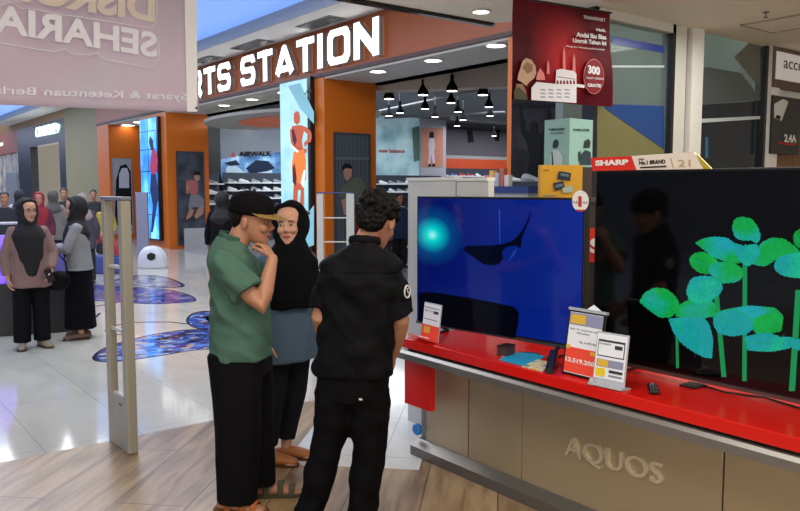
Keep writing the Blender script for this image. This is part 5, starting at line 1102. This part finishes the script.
# polo
bm = BM(); torso(bm, [(1.405, -.03, .064, .062), (1.385, -.032, .078, .072), (1.35, -.035, .125, .09), (1.30, -.025, .175, .112), (1.22, -.004, .198, .125), (1.10, .012, .192, .142), (.98, .015, .185, .150), (.86, .012, .19, .152), (.79, .012, .195, .153), (.785, .012, .19, .148)])
sleeve(bm, shR, elR, wrR, .66, .074, .086); sleeve(bm, shL, elL, wrL, .7, .072, .085)
poly = cloth('polo_green', '47655a', var=.08)
add(t, 'polo_shirt', bm, poly, .007, 3, folds(.018, 5, 7, 3, .8))
bm = BM(); tube(bm, [g(235, 238, .0)+Vector((.066*math.cos(a), .066*math.sin(a)-.003, .004-.022*math.sin(a))) for a in (2*PI*j/20 for j in range(21))], [(.020, .006)]*21, 8, side=Vector((0, 0, 1)))
for v in bm.verts: pass
add(t, 'collar', bm, cloth('polo_collar', '39584c'), .006, 2)
bm = BM(); box(bm, .055, .085, .13, .14, 1.1, 1.28); link('placket', bm, cloth('polo_collar', '39584c'), t, local=True)
# trousers
bm = BM(); torso(bm, [(.93, .01, .155, .125), (.85, .012, .175, .145), (.77, .012, .18, .148), (.70, .015, .17, .14)])
tube(bm, [Vector((.09, 0, .82)), Vector((.10, .01, .6)), Vector((.10, .005, .35)), Vector((.10, -.005, .055))], [(.10, .135), (.105, .125), (.095, .115), (.085, .105)], 24, side=Vector((1, 0, 0)))
tube(bm, [Vector((-.09, .02, .82)), Vector((-.10, .045, .6)), Vector((-.10, .06, .35)), Vector((-.09, .07, .065))], [(.10, .125), (.105, .115), (.095, .10), (.085, .095)], 24, side=Vector((1, 0, 0)))
add(t, 'trousers', bm, cloth('trouser_black', '0e0e11', var=.1), .009, 3, folds(.013, 6, 1.6, 11, .2))
# cap
cp = Matrix.Translation(hc) @ (hR.to_4x4())
bm = BM(); rings = []
for z, r in ((.026, 1.0), (.05, 1.02), (.08, .97), (.105, .83), (.122, .6), (.131, .32), (.134, .05)): rings.append([cp @ Vector((.086*r*math.cos(a)*hs, (-.008+.110*r*math.sin(a))*hs, z*hs)) for a in (2*PI*j/36 for j in range(36))])
ring_loft(bm, rings); cap_o = link('cap', bm, cloth('cap_black', '0c0c0e'), t, local=True, smooth=True)
bm = BM(); top = []; N = 16
for i in range(N+1):
    a = PI*(.06+.88*i/N); ca, sa = math.cos(a), math.sin(a)
    top.append([cp @ Vector((.085*ca*hs, (.0+.098*sa)*hs, .040*hs)), cp @ Vector((.082*ca*hs, (.03+.148*sa)*hs, (.040-.016*sa-.010*ca*ca)*hs))])
V0 = [[bm.verts.new(p_) for p_ in r] for r in top]
for a_, b_ in zip(V0, V0[1:]): bm.faces.new([a_[0], a_[1], b_[1], b_[0]])
bmesh.ops.solidify(bm, geom=bm.faces[:], thickness=.005); link('brim', bm, cloth('brim_tan', 'b8965a'), cap_o, local=True, smooth=True)['label'] = 'tan curved brim'
bm = BM(); ball(bm, cp @ Vector((0, -.004, .137*hs)), .007, seg=10); link('button', bm, cloth('cap_black', '0c0c0e'), cap_o, local=True)
# short hair below the cap
bm = BM(); rings = []
for z, hw, yf, yb in ((-.055, .05, -.04, -.075), (-.03, .068, -.02, -.092), (0, .077, .002, -.103), (.035, .080, .03, -.108), (.05, .07, .0, -.09)): rings.append([cp @ (Vector((hw*math.cos(a), (yf+yb)/2+(yf-yb)/2*math.sin(a), z))*hs) for a in (2*PI*j/24 for j in range(24))])
ring_loft(bm, rings); add(t, 'hair', bm, cloth('hair_black', '16120f', .6, .7, 90), .005, 1)
# sandals
def sandal(t, an, d, m, sole, s=1.0):
    an = Vector(an); d = Vector(d); d.z = 0; d.normalize(); sd = d.cross(Vector((0, 0, 1))); c = Vector((an.x, an.y, 0)); bm = BM()
    pts = []
    for l, w_ in ((-.075, .02), (-.06, .032), (-.02, .034), (.04, .036), (.1, .044), (.15, .042), (.18, .028), (.19, .012)): pts.append((l, w_))
    out = [c+d*l*s+sd*w_*s for l, w_ in pts]+[c+d*l*s-sd*w_*s for l, w_ in pts[::-1]]
    prism(bm, out, (0, 0, .018)); so = link('sandal', bm, sole, t, local=True)
    bm = BM()
    for l, hh, w_ in ((.125, .045, .047), (.07, .065, .044), (.0, .085, .042)):
        tube(bm, [c+d*l*s+sd*(w_*math.cos(a))*s+Vector((0, 0, .01+hh*math.sin(a)*s)) for a in (PI*k/10 for k in range(11))], [(.016, .004)]*11, 8, side=d)
    link('strap', bm, m, so, local=True)
M_br = cloth('sandal_brown', '6b4a2f', .2, .6); M_og = cloth('sandal_olive', '4e4c3c', .2, .6)
sandal(t, anR, (.03, .2, 0), cloth('sandal_tan', '9a5a34', .2, .6), M_br, 1.08); sandal(t, anL, (-.02, .2, 0), M_og, M_og, 1.08)

# ---------------------------------------------------------------- woman in black headscarf
p = atD(287, 300, 4.52); base = Vector((p.x, p.y, 0)); hd = (rflat*.72-HF*.70).normalized(); rz = rotz_for(hd)
t = thing('person', 'woman in black headscarf and blue-grey tunic between the two men', 'person', base, rz)
Lm = Matrix.Rotation(-rz, 3, 'Z')
loc = lambda px, py, dep: Lm @ Vector(((rflat*((px-287)*(4.52-dep)/FPX) - HF*dep).x, (rflat*((px-287)*(4.52-dep)/FPX) - HF*dep).y, 0)) + Vector((0, 0, 1.65-(py-188)*(4.52-dep)/FPX))
# dep = metres towards the viewer from the body axis
hc = loc(292, 224, .05); fd = Lm @ (-HF - rflat*.10); hyaw = math.atan2(fd.y, fd.x)-PI/2; hR = headR(hyaw, -.04, .05); hs = 1.02
bm = BM(); T = head(bm, hc, hR, hs, False)
tube(bm, [Vector((0, -.01, 1.24)), Vector((hc.x*.6, hc.y*.6, 1.32)), Vector((hc.x, hc.y-.01, 1.39))], [.06, .05, .05], 14)
torso(bm, [(1.27, 0, .06, .045), (1.24, 0, .14, .07), (1.15, 0, .15, .09), (1.0, 0, .13, .09), (.88, 0, .155, .10), (.80, 0, .15, .10)])
shR, elR, wrR = (.145, 0, 1.2), (.21, -.02, .97), (.20, .06, .76); shL, elL, wrL = (-.145, 0, 1.2), (-.21, -.02, .97), (-.19, .06, .76)
arm(bm, shR, elR, wrR, .9); arm(bm, shL, elL, wrL, .9); hand(bm, wrR, (0, .1, -1), (-1, 0, 0), -1, .35, .9); hand(bm, wrL, (0, .1, -1), (1, 0, 0), 1, .35, .9)
A1_, A2_ = Lm @ (rflat*-.045+HF*-.02), Lm @ (rflat*.03+HF*-.03)
anR = Lm @ (rflat*-.11 - HF*.10); anL = Lm @ (rflat*-.02 + HF*.02); anR.z = anL.z = .07
leg(bm, (.08, 0, .82), Vector((.08, 0, .45)).lerp(anR+Vector((0, 0, .38)), .5), anR, .9); leg(bm, (-.08, 0, .82), Vector((-.08, 0, .45)).lerp(anL+Vector((0, 0, .38)), .5), anL, .9)
fdir = Lm @ (rflat - HF*.12); foot(bm, anR, anR+fdir, .95); foot(bm, anL, anL+fdir, .95)
add(t, 'body', bm, SKIN2, .0042, 5); face_parts(t, T, hR, hs, 'a8504c', .95)
# headscarf
hsR = hR; C_ = hc+hR @ Vector((0, -.042, .006)); bm = BM()
ball(bm, C_, (.106, .112, .134), hR.to_4x4(), 28)
rg = []
cc = lambda z, k: Vector((hc.x*k, hc.y*k, z))
nrm = (hR @ Vector((0, 1, 0))); sid = hR @ Vector((1, 0, 0))
for z, k, hw, hf, sh_ in ((1.40, 1, .092, .088, -.03), (1.34, 1, .085, .085, .0), (1.29, .8, .115, .105, .0), (1.22, .4, .175, .14, 0), (1.12, .2, .190, .165, 0), (1.0, .1, .18, .175, .01), (.95, .1, .15, .16, .02)):
    rg.append(oring(cc(z, k)+nrm*sh_, sid.lerp(Vector((1, 0, 0)), 1-k).normalized() if k < 1 else sid, nrm.lerp(Vector((0, 1, 0)), 1-k).normalized() if k < 1 else nrm, hw, hf))
for r in rg: r.sort(key=lambda q: 0) 
ring_loft(bm, rg)
# cloth wrapped under the chin and beside the cheeks
ch = lambda x, y, z: hc+hR @ Vector((x, y, z))
tube(bm, [ch(-.088, -.002, .05), ch(-.092, .008, 0), ch(-.084, .03, -.06), ch(-.05, .066, -.118), ch(0, .082, -.136), ch(.05, .066, -.118), ch(.084, .03, -.06), ch(.092, .008, 0), ch(.088, -.002, .05), ch(.062, .022, .10), ch(0, .038, .118), ch(-.062, .022, .10), ch(-.088, -.002, .05)], .018, 10)
add(t, 'headscarf', bm, cloth('scarf_black', '0d0e12', var=.1), .007, 3, folds(.012, 7, 2.2, 5, .5))
bm = BM(); torso(bm, [(1.26, 0, .12, .09), (1.22, 0, .18, .11), (1.1, 0, .19, .135), (.95, 0, .185, .14), (.8, 0, .21, .155), (.64, 0, .235, .17), (.632, 0, .23, .165)])
sleeve(bm, shR, elR, wrR, 1.9, .07, .062); sleeve(bm, shL, elL, wrL, 1.9, .07, .062)
add(t, 'tunic', bm, cloth('tunic_blue_grey', '4c6074', var=.08), .008, 3, folds(.013, 6, 2.5, 8, .4))
bm = BM(); torso(bm, [(.86, 0, .165, .12), (.7, 0, .175, .13), (.62, 0, .17, .125)])
for hp, an in (((.085, 0, .72), anR), ((-.085, 0, .72), anL)):
    hp = Vector(hp); tube(bm, [hp, hp.lerp(an, .5)+Vector((0, .01, 0)), Vector((an.x, an.y, .125))], [.092, .075, .055], 18)
add(t, 'trousers', bm, cloth('trouser_charcoal', '1a1b22', var=.1), .008, 3, folds(.010, 7, 3, 2, .3))
def shoe_on(t, an, d, m, s=1.0, sole=None, name='shoe'):
    an = Vector(an); d = Vector(d); d.z = 0; d.normalize(); sd = d.cross(Vector((0, 0, 1))); c = Vector((an.x, an.y, 0)); bm = BM()
    tube(bm, [c-d*.06*s+Vector((0, 0, .036)), c-d*.02*s+Vector((0, 0, .042)), c+d*.05*s+Vector((0, 0, .042)), c+d*.11*s+Vector((0, 0, .034)), c+d*.17*s+Vector((0, 0, .026))], [(.034*s, .034*s), (.04*s, .040*s), (.043*s, .040*s), (.048*s, .032*s), (.036*s, .022*s)], 14, side=sd, round_ends=True)
    o = add(t, name, bm, m, .005, 2)
    bm = BM(); q = [(-.09, .02), (-.06, .038), (0, .040), (.06, .044), (.12, .051), (.17, .042), (.198, .018)]
    prism(bm, [c+d*l*s+sd*w_*s for l, w_ in q]+[c+d*l*s-sd*w_*s for l, w_ in q[::-1]], (0, 0, .012)); link('sole', bm, sole or M_dark, o, local=True)
    return o
tanl = mat('leather_tan', 'a3622f', .45)
for an in (anR, anL): shoe_on(t, an, fdir, tanl, .95, mat('sole_brown', '4a2f1c', .6))

# ---------------------------------------------------------------- man in black shirt seen from behind
D3 = 3.45; p = atD(357, 300, D3); base = Vector((p.x, p.y, 0)); hd = (HF*.86+rflat*.5).normalized(); rz = rotz_for(hd)
t = thing('person', 'dark-haired man in black short-sleeved shirt seen from behind, facing the televisions', 'person', base, rz)
Lm = Matrix.Rotation(-rz, 3, 'Z')
def q3(px, py, dep=0.0):
    """pixel at dep metres nearer than the body axis"""
    dd = D3-dep; v = Lm @ (rflat*((px-357)*dd/FPX+0*dep) - HF*dep); return Vector((v.x, v.y, 1.65-(py-188)*dd/FPX))
hc = q3(377, 220, -.05); fd = Lm @ (HF*.93+rflat*.36); hR = headR(math.atan2(fd.y, fd.x)-PI/2, -.40, .10); hs = 1.06
shL, elL, wrL = q3(333, 271, -.05), q3(320, 318, 0), q3(328, 352, -.18); shR, elR, wrR = q3(388, 277, .02), q3(401, 322, .02), q3(392, 356, -.10)
hpL, knL, anL = q3(337, 395), q3(326, 455), q3(303, 530); hpR, knR, anR = q3(369, 395, .02), q3(368, 456, .02), q3(361, 534, .02)
anL.z = anR.z = .08
bm = BM(); T = head(bm, hc, hR, hs); ctr = q3(360, 250)
tube(bm, [q3(362, 254), q3(367, 242, -.02), q3(373, 228, -.04)], [.07, .058, .056], 16)
Lv = (shR-shL); Lv.z = 0; Lv.normalize(); Fv = Vector((0, 0, 1)).cross(Lv)*1.0
def tor(bm, rows, e=2.5):
    R = []
    for px, py, hw, hf in rows: R.append(oring(q3(px, py), Lv, Fv, hw, hf, e=e))
    return ring_loft(bm, R)
tor(bm, [(362, 256, .07, .055), (361, 264, .15, .08), (359, 282, .18, .10), (356, 320, .155, .10), (352, 360, .16, .11), (352, 385, .15, .10)])
arm(bm, shL, elL, wrL, 1.03); arm(bm, shR, elR, wrR, 1.03)
fl_ = Lm @ (HF*.7+rflat*.4); hand(bm, wrL, (wrL-elL).normalized()+fl_*.3, (Lm @ rflat), 1, .5, 1.0); hand(bm, wrR, (wrR-elR).normalized()+fl_*.3, (Lm @ -rflat), -1, .5, 1.0)
leg(bm, hpL, knL, anL, 1.0); leg(bm, hpR, knR, anR, 1.0); fd_ = Lm @ (HF*.8+rflat*.4); foot(bm, anL, anL+fd_); foot(bm, anR, anR+fd_)
add(t, 'body', bm, SKIN, .0042, 2); face_parts(t, T, hR, hs, '8a5548')
bm = BM(); tor(bm, [(364, 242, .068, .062), (363, 247, .09, .078), (362, 254, .15, .10), (361, 263, .19, .115), (359.5, 282, .20, .128), (357, 315, .178, .125), (354, 350, .178, .13), (351.5, 374, .183, .135), (351.5, 376, .178, .13)])
sleeve(bm, shL, elL, wrL, .86, .07, .076); sleeve(bm, shR, elR, wrR, .92, .072, .078)
M_shirt = cloth('shirt_black', '0c0d10', .3, .7, 140, .12)
sh_o = add(t, 'shirt', bm, M_shirt, .0075, 2, lambda co, n, f1=folds(.02, 5, 6, 21, .6), f2=folds(.007, 3, 8, 5, .9): f1(co, n)+f2(co, n)-(.006 if abs(co.z-1.27) < .006 else 0))
bm = BM(); bk = -Fv
def on_back(px, py): return q3(px, py)+bk*.135
tube(bm, [q3(365, 242)+Lv*(.068*math.cos(a))+Fv*(.064*math.sin(a))+Vector((0, 0, .006-.014*math.sin(a))) for a in (2*PI*j/24 for j in range(25))], [(.020, .007)]*25, 8, side=Vector((0, 0, 1)))
add(t, 'collar', bm, M_shirt, .006, 2)
bm = BM(); tube(bm, [q3(365.5, 237.5)+Lv*(.067*math.cos(a))+Fv*(.063*math.sin(a))+Vector((0, 0, -.05*max(0, math.sin(a)))) for a in (2*PI*j/24 for j in range(25))], [(.007, .003)]*25, 8, side=Vector((0, 0, 1)))
link('lanyard', bm, cloth('lanyard_red', '8a1c20'), t, local=True)
# round patch on the sleeve
od = (Lm @ (rflat*.8-HF*.55)).normalized(); pc = shR.lerp(elR, .30)+od*.088; uu = Vector((0, 0, 1)).cross(od).normalized(); vv = od.cross(uu)
bm = BM(); tube(bm, [pc+uu*.022*math.cos(a)+vv*.028*math.sin(a) for a in (2*PI*j/20 for j in range(21))], .0035, 6)
tube(bm, [pc+uu*.01-vv*.01, pc-uu*.004+vv*.012, pc+uu*.010+vv*.016], .003, 6); link('sleeve_patch', bm, cloth('patch_white', 'c8c8c8'), sh_o, local=True)
# trousers, belt pocket
bm = BM(); tor(bm, [(352, 362, .17, .12), (352, 385, .172, .125), (352, 400, .165, .12)])
tube(bm, [q3(336, 392), knL.lerp(hpL, .5), knL, knL.lerp(anL, .55), anL+Vector((0, 0, .03))], [.100, .094, .076, .072, .064], 20)
tube(bm, [q3(369, 392, .02), knR.lerp(hpR, .5), knR, knR.lerp(anR, .55), anR+Vector((0, 0, .03))], [.102, .096, .078, .074, .066], 20)
add(t, 'trousers', bm, cloth('jeans_black', '0a0a0d', .3, .8, 140, .1), .008, 3, folds(.016, 6, 6, 31, .4))
bm = BM(); box(bm, -.008, .008, -.002, .002, -.004, .004, Matrix.Translation(q3(362, 403, .145))); link('pocket_tag', bm, cloth('patch_white', 'c8c8c8'), t, local=True)
for an in (anL, anR): shoe_on(t, an, fd_, mat('leather_black', '101012', .4), 1.1)
# curly hair
bm = BM(); Th = lambda x, y, z: hc+hR @ (Vector((x, y, z))*hs)
ball(bm, Th(0, -.012, .045), (.086*hs, .102*hs, .080*hs), hR.to_4x4(), 28); ball(bm, Th(0, -.06, -.005), (.072*hs, .052*hs, .07*hs), hR.to_4x4(), 20)
rr = random.Random(5)
for k in range(130):
    a = rr.uniform(0, 2*PI); zz = rr.uniform(-.35, 1); r_ = math.sqrt(max(0, 1-zz*zz)); x, y, z = .086*r_*math.cos(a), -.014+.104*r_*math.sin(a), .042+.082*zz
    if y > .04 and z < .05: continue
    ball(bm, Th(x, y, z), rr.uniform(.011, .018), seg=8)
def curl(co, n): return .006*noise.noise(co*75)+.004*noise.noise(co*40)
add(t, 'hair', bm, mat('hair_curly', '080706', .6, bump=.3, bscale=160, spec=.15), .0045, 1, curl)

# ---------------------------------------------------------------- simpler standing people farther away
def mid_person(lab, px, dep, face, h, hair, top, bottom, skirt=False, long_top=.62, pose=0, scarf_drop=.3, arms=None, top_r=1.0, vox=.009, body=None, headyaw=0, foot_m=None, group=None):
    """face = heading vector; hair 'scarf' or 'short'"""
    p = atD(px, 300, dep); base = Vector((p.x, p.y, 0)); rz = rotz_for(face); t = thing('person', lab, 'person', base, rz, group); k = h/1.6
    V = lambda *a: Vector(a)*k
    hR = headR(headyaw, -.1, 0); hc = V(0, .02, 1.47)
    A = arms or [((.145, 0, 1.245), (.22, -.02, 1.0), (.21, .05, .76)), ((-.145, 0, 1.245), (-.22, -.02, 1.0), (-.21, .05, .76))]
    A = [[Vector(v)*k for v in a] for a in A]
    bm = BM(); T = head(bm, hc, hR, k, hair != 'scarf')
    tube(bm, [V(0, -.01, 1.28), V(0, .01, 1.42)], [.055*k, .05*k], 12); torso(bm, [(1.3*k, 0, .06*k, .05*k), (1.27*k, 0, .14*k, .075*k), (1.15*k, 0, .155*k, .09*k), (1.0*k, 0, .13*k, .09*k), (.86*k, 0, .155*k, .10*k), (.8*k, 0, .14*k, .09*k)])
    for s_, (a, b_, c) in zip((1, -1), A):
        arm(bm, a, b_, c, .92*k); d_ = (c-b_).normalized(); hand(bm, c, d_, Vector((-s_, 0, 0)) if abs(d_.z) > .6 else Vector((0, 0, -1)), -s_, .5, .92*k)
        hp, kn, an = V(s_*.085, 0, .82), V(s_*.09, .01, .45), V(s_*.10, -.01, .075); leg(bm, hp, kn, an, .92*k); foot(bm, an, an+V(s_*.05, .2, 0), .95*k)
    add(t, 'body', bm, body or SKIN2, vox*.75, 1); face_parts(t, T, hR, k)
    bm = BM()
    torso(bm, [(1.31*k, 0, .08*k, .07*k), (1.27*k, 0, .165*k*top_r, .10*k), (1.15*k, 0, .185*k*top_r, .125*k), (1.0*k, 0, .175*k*top_r, .13*k), (.8*k, 0, .20*k*top_r, .15*k), (long_top*k, 0, .215*k*top_r, .16*k)])
    for a, b_, c in A: sleeve(bm, a, b_, c, 1.85, .06*k, .064*k)
    add(t, 'top', bm, top, vox, 3, folds(.010, 6, 4, px, .5))
    bm = BM(); torso(bm, [(.92*k, 0, .165*k, .12*k), (.75*k, 0, .18*k, .135*k), (.68*k, 0, .175*k, .13*k)])
    if skirt: torso(bm, [(.8*k, 0, .18*k, .14*k), (.5*k, 0, .19*k, .15*k), (.12*k, 0, .205*k, .165*k)])
    else:
        for s_ in (1, -1): tube(bm, [V(s_*.088, 0, .76), V(s_*.095, .01, .45), V(s_*.10, -.005, .07)], [.095*k, .088*k, .085*k], 16)
    add(t, 'skirt' if skirt else 'trousers', bm, bottom, vox, 3, folds(.012, 7, 1.4, px+3, .2))
    for s_ in (1, -1): shoe_on(t, V(s_*.10, -.01, .075), (s_*.05, .2, 0), foot_m or M_dark, 1.0*k)
    if hair[:5] == 'scarf':
        bm = BM(); ball(bm, hc+hR @ Vector((0, -.036, .006))*k, (.103*k, .112*k, .130*k), hR.to_4x4(), 20)
        ch = lambda x, y, z: hc+hR @ (Vector((x, y, z))*k)
        torso(bm, [(1.42*k, .0, .09*k, .085*k), (1.33*k, .0, .095*k, .09*k), (1.27*k, 0, .15*k, .12*k), (1.2*k, 0, .18*k, .145*k), ((1.2-scarf_drop*.6)*k, .03*k, .13*k, .13*k), ((1.2-scarf_drop)*k, .05*k, .08*k, .10*k)])
        tube(bm, [ch(-.084, .008, .05), ch(-.088, .02, 0), ch(-.078, .04, -.06), ch(-.045, .07, -.112), ch(0, .082, -.132), ch(.045, .07, -.112), ch(.078, .04, -.06), ch(.088, .02, 0), ch(.084, .008, .05), ch(.06, .03, .095), ch(0, .045, .113), ch(-.06, .03, .095), ch(-.084, .008, .05)], .02*k, 10)
        add(t, 'headscarf', bm, mat('scarf_'+hair[6:], hair[6:], .85), vox, 2, folds(.008, 8, 3, px+7, .5))
    else:
        bm = BM(); ball(bm, hc+hR @ Vector((0, -.015, .045))*k, (.082*k, .097*k, .080*k), hR.to_4x4(), 18); ball(bm, hc+hR @ Vector((0, -.06, -.01))*k, (.070*k, .048*k, .07*k), hR.to_4x4(), 14)
        add(t, 'hair', bm, mat('hair_plain', '15120f', .6), vox*.8, 1)
    return t, V, T, A
tocam = lambda px: (-HF - rflat*((px-400)/FPX)).normalized()
t, V, T, A = mid_person('woman in dusty pink coat, black headscarf and glasses holding a phone, far left', 31, 7.78, (tocam(31)+rflat*.25).normalized(), 1.55, 'scarf_101014', cloth('coat_dusty_pink', '806864'), cloth('trouser_wide_black', '131418'), long_top=.66, arms=[((.145, 0, 1.245), (.23, 0, 1.0), (.22, .05, .76)), ((-.145, 0, 1.245), (-.23, .03, 1.0), (-.17, .16, .82))], scarf_drop=.42, headyaw=.25, foot_m=mat('shoe_taupe', '8a7c6a', .6))
T_ = T; bm = BM()
for q in (-1, 1): tube(bm, [T((q*.033+.024*math.cos(a), .098-.006*math.cos(a)**2, .002+.019*math.sin(a))) for a in (2*PI*j/16 for j in range(17))], .002, 6)
tube(bm, [T((-.009, .1, .004)), T((.009, .1, .004))], .002, 6); link('glasses', bm, M_dark, t, local=True)
o = link('phone', box(BM(), -.035, .035, -.005, .005, -.07, .07), mat('phone_black', '0f0f14', .2), local=True); o.matrix_world = Matrix(); 
pw = wmat(t) @ (A[1][2]+Vector((.03, .08, -.03))); o.location = pw; o.rotation_euler = (.3, .3, rotz_for(tocam(31))); props(o, 'dark red-black phone in the hand of the woman in pink coat', 'phone')
bm = BM(); ball(bm, (0, 0, 0), (.13, .07, .11), seg=20); me_ = remesh('bag', bm, .012, 2); tb = thing('handbag', 'small black handbag hanging at the side of the woman in pink coat', 'bag', wmat(t) @ Vector((-.26, .02, .68)), rotz_for(tocam(31)))
link('bag_body', me_, mat('bag_black', '08080a', .5, spec=.1), tb, local=True); link('bag_handle', tube(BM(), [(-.1, 0, .06), (-.08, 0, .2), (0, 0, .3), (.08, 0, .2), (.1, 0, .06)], .008, 8), mat('bag_black', '08080a', .5, spec=.1), tb, local=True)
t, V, T, A = mid_person('woman in grey cardigan and long black skirt, black headscarf, head bowed in profile', 80, 8.3, (-rflat*.95-HF*.3).normalized(), 1.56, 'scarf_101014', cloth('cardigan_grey', '87888c'), cloth('skirt_black', '0f1014'), skirt=True, long_top=.78, arms=[((.145, 0, 1.245), (.20, .10, 1.02), (.10, .30, 1.0)), ((-.145, 0, 1.245), (-.20, .10, 1.02), (-.08, .30, 1.02))], scarf_drop=.34, headyaw=.15, foot_m=mat('shoe_sandal_brown', '6a5344', .6))
mid_person('passer-by in a full-length black robe and headscarf walking behind the man in green', 224, 11.4, (-rflat*.3-HF).normalized()*-1, 1.6, 'scarf_0e0e12', cloth('robe_black', '0e0e12'), cloth('skirt_black', '0f1014'), skirt=True, long_top=.5, scarf_drop=.3, arms=[((.17, 0, 1.26), (.25, 0, 1.0), (.27, .02, .74)), ((-.17, 0, 1.26), (-.24, 0, 1.0), (-.27, .04, .76))], vox=.011)
crowd = [
 ('distant person in dark jacket at the far left edge', 9, 13.5, 1.6, 'short', '22242c', '1a1b22', 1),
 ('distant person in white top behind the woman in pink coat', 24, 15.5, 1.62, 'scarf_24242a', 'b5b3b0', '1c1d24', -1),
 ('distant person in crimson headscarf and patterned maroon top', 43, 14.0, 1.58, 'scarf_8a1e2c', '5a2436', '1a1a20', 1),
 ('distant person in grey coat, right of the crimson headscarf', 57, 15.0, 1.62, 'scarf_55514e', '78756f', '26262c', -1),
 ('distant dark-clothed person behind the grey cardigan woman, left side', 68, 17.0, 1.66, 'short', '1c1d24', '16161c', 1),
 ('distant person with pale scarf behind the grey cardigan shoulder', 86, 13.0, 1.56, 'scarf_8c7d78', '3c3a44', '1d1d24', -1),
 ('distant person in dark clothes left of the yellow-shirted child', 97, 18.5, 1.62, 'short', '26262c', '1a1a20', 1),
 ('small person in yellow shirt in front of the orange pillar', 108, 17.0, 1.38, 'short', 'a08a3a', '1c1d26', 1),
 ('distant shopper seen in the store beside the corrugated poster pillar', 382, 14.6, 1.66, 'short', '7d6a64', '22242a', -1),
 ('distant shopper with dark backpack between shoe shelves, right of curly hair', 399, 15.8, 1.55, 'short', '24365c', '1a1a20', 1),
]
for lab, px, dep, h, hr_, tc_, bc_, sg in crowd:
    mid_person(lab, px, dep, (HF*.9*sg*(-1)+rflat*.4*sg).normalized(), h, hr_, mat('far_top_'+tc_, tc_, .85), mat('far_bottom_'+bc_, bc_, .85), vox=.018, body=SKIN, group='people far off in the mall and store')
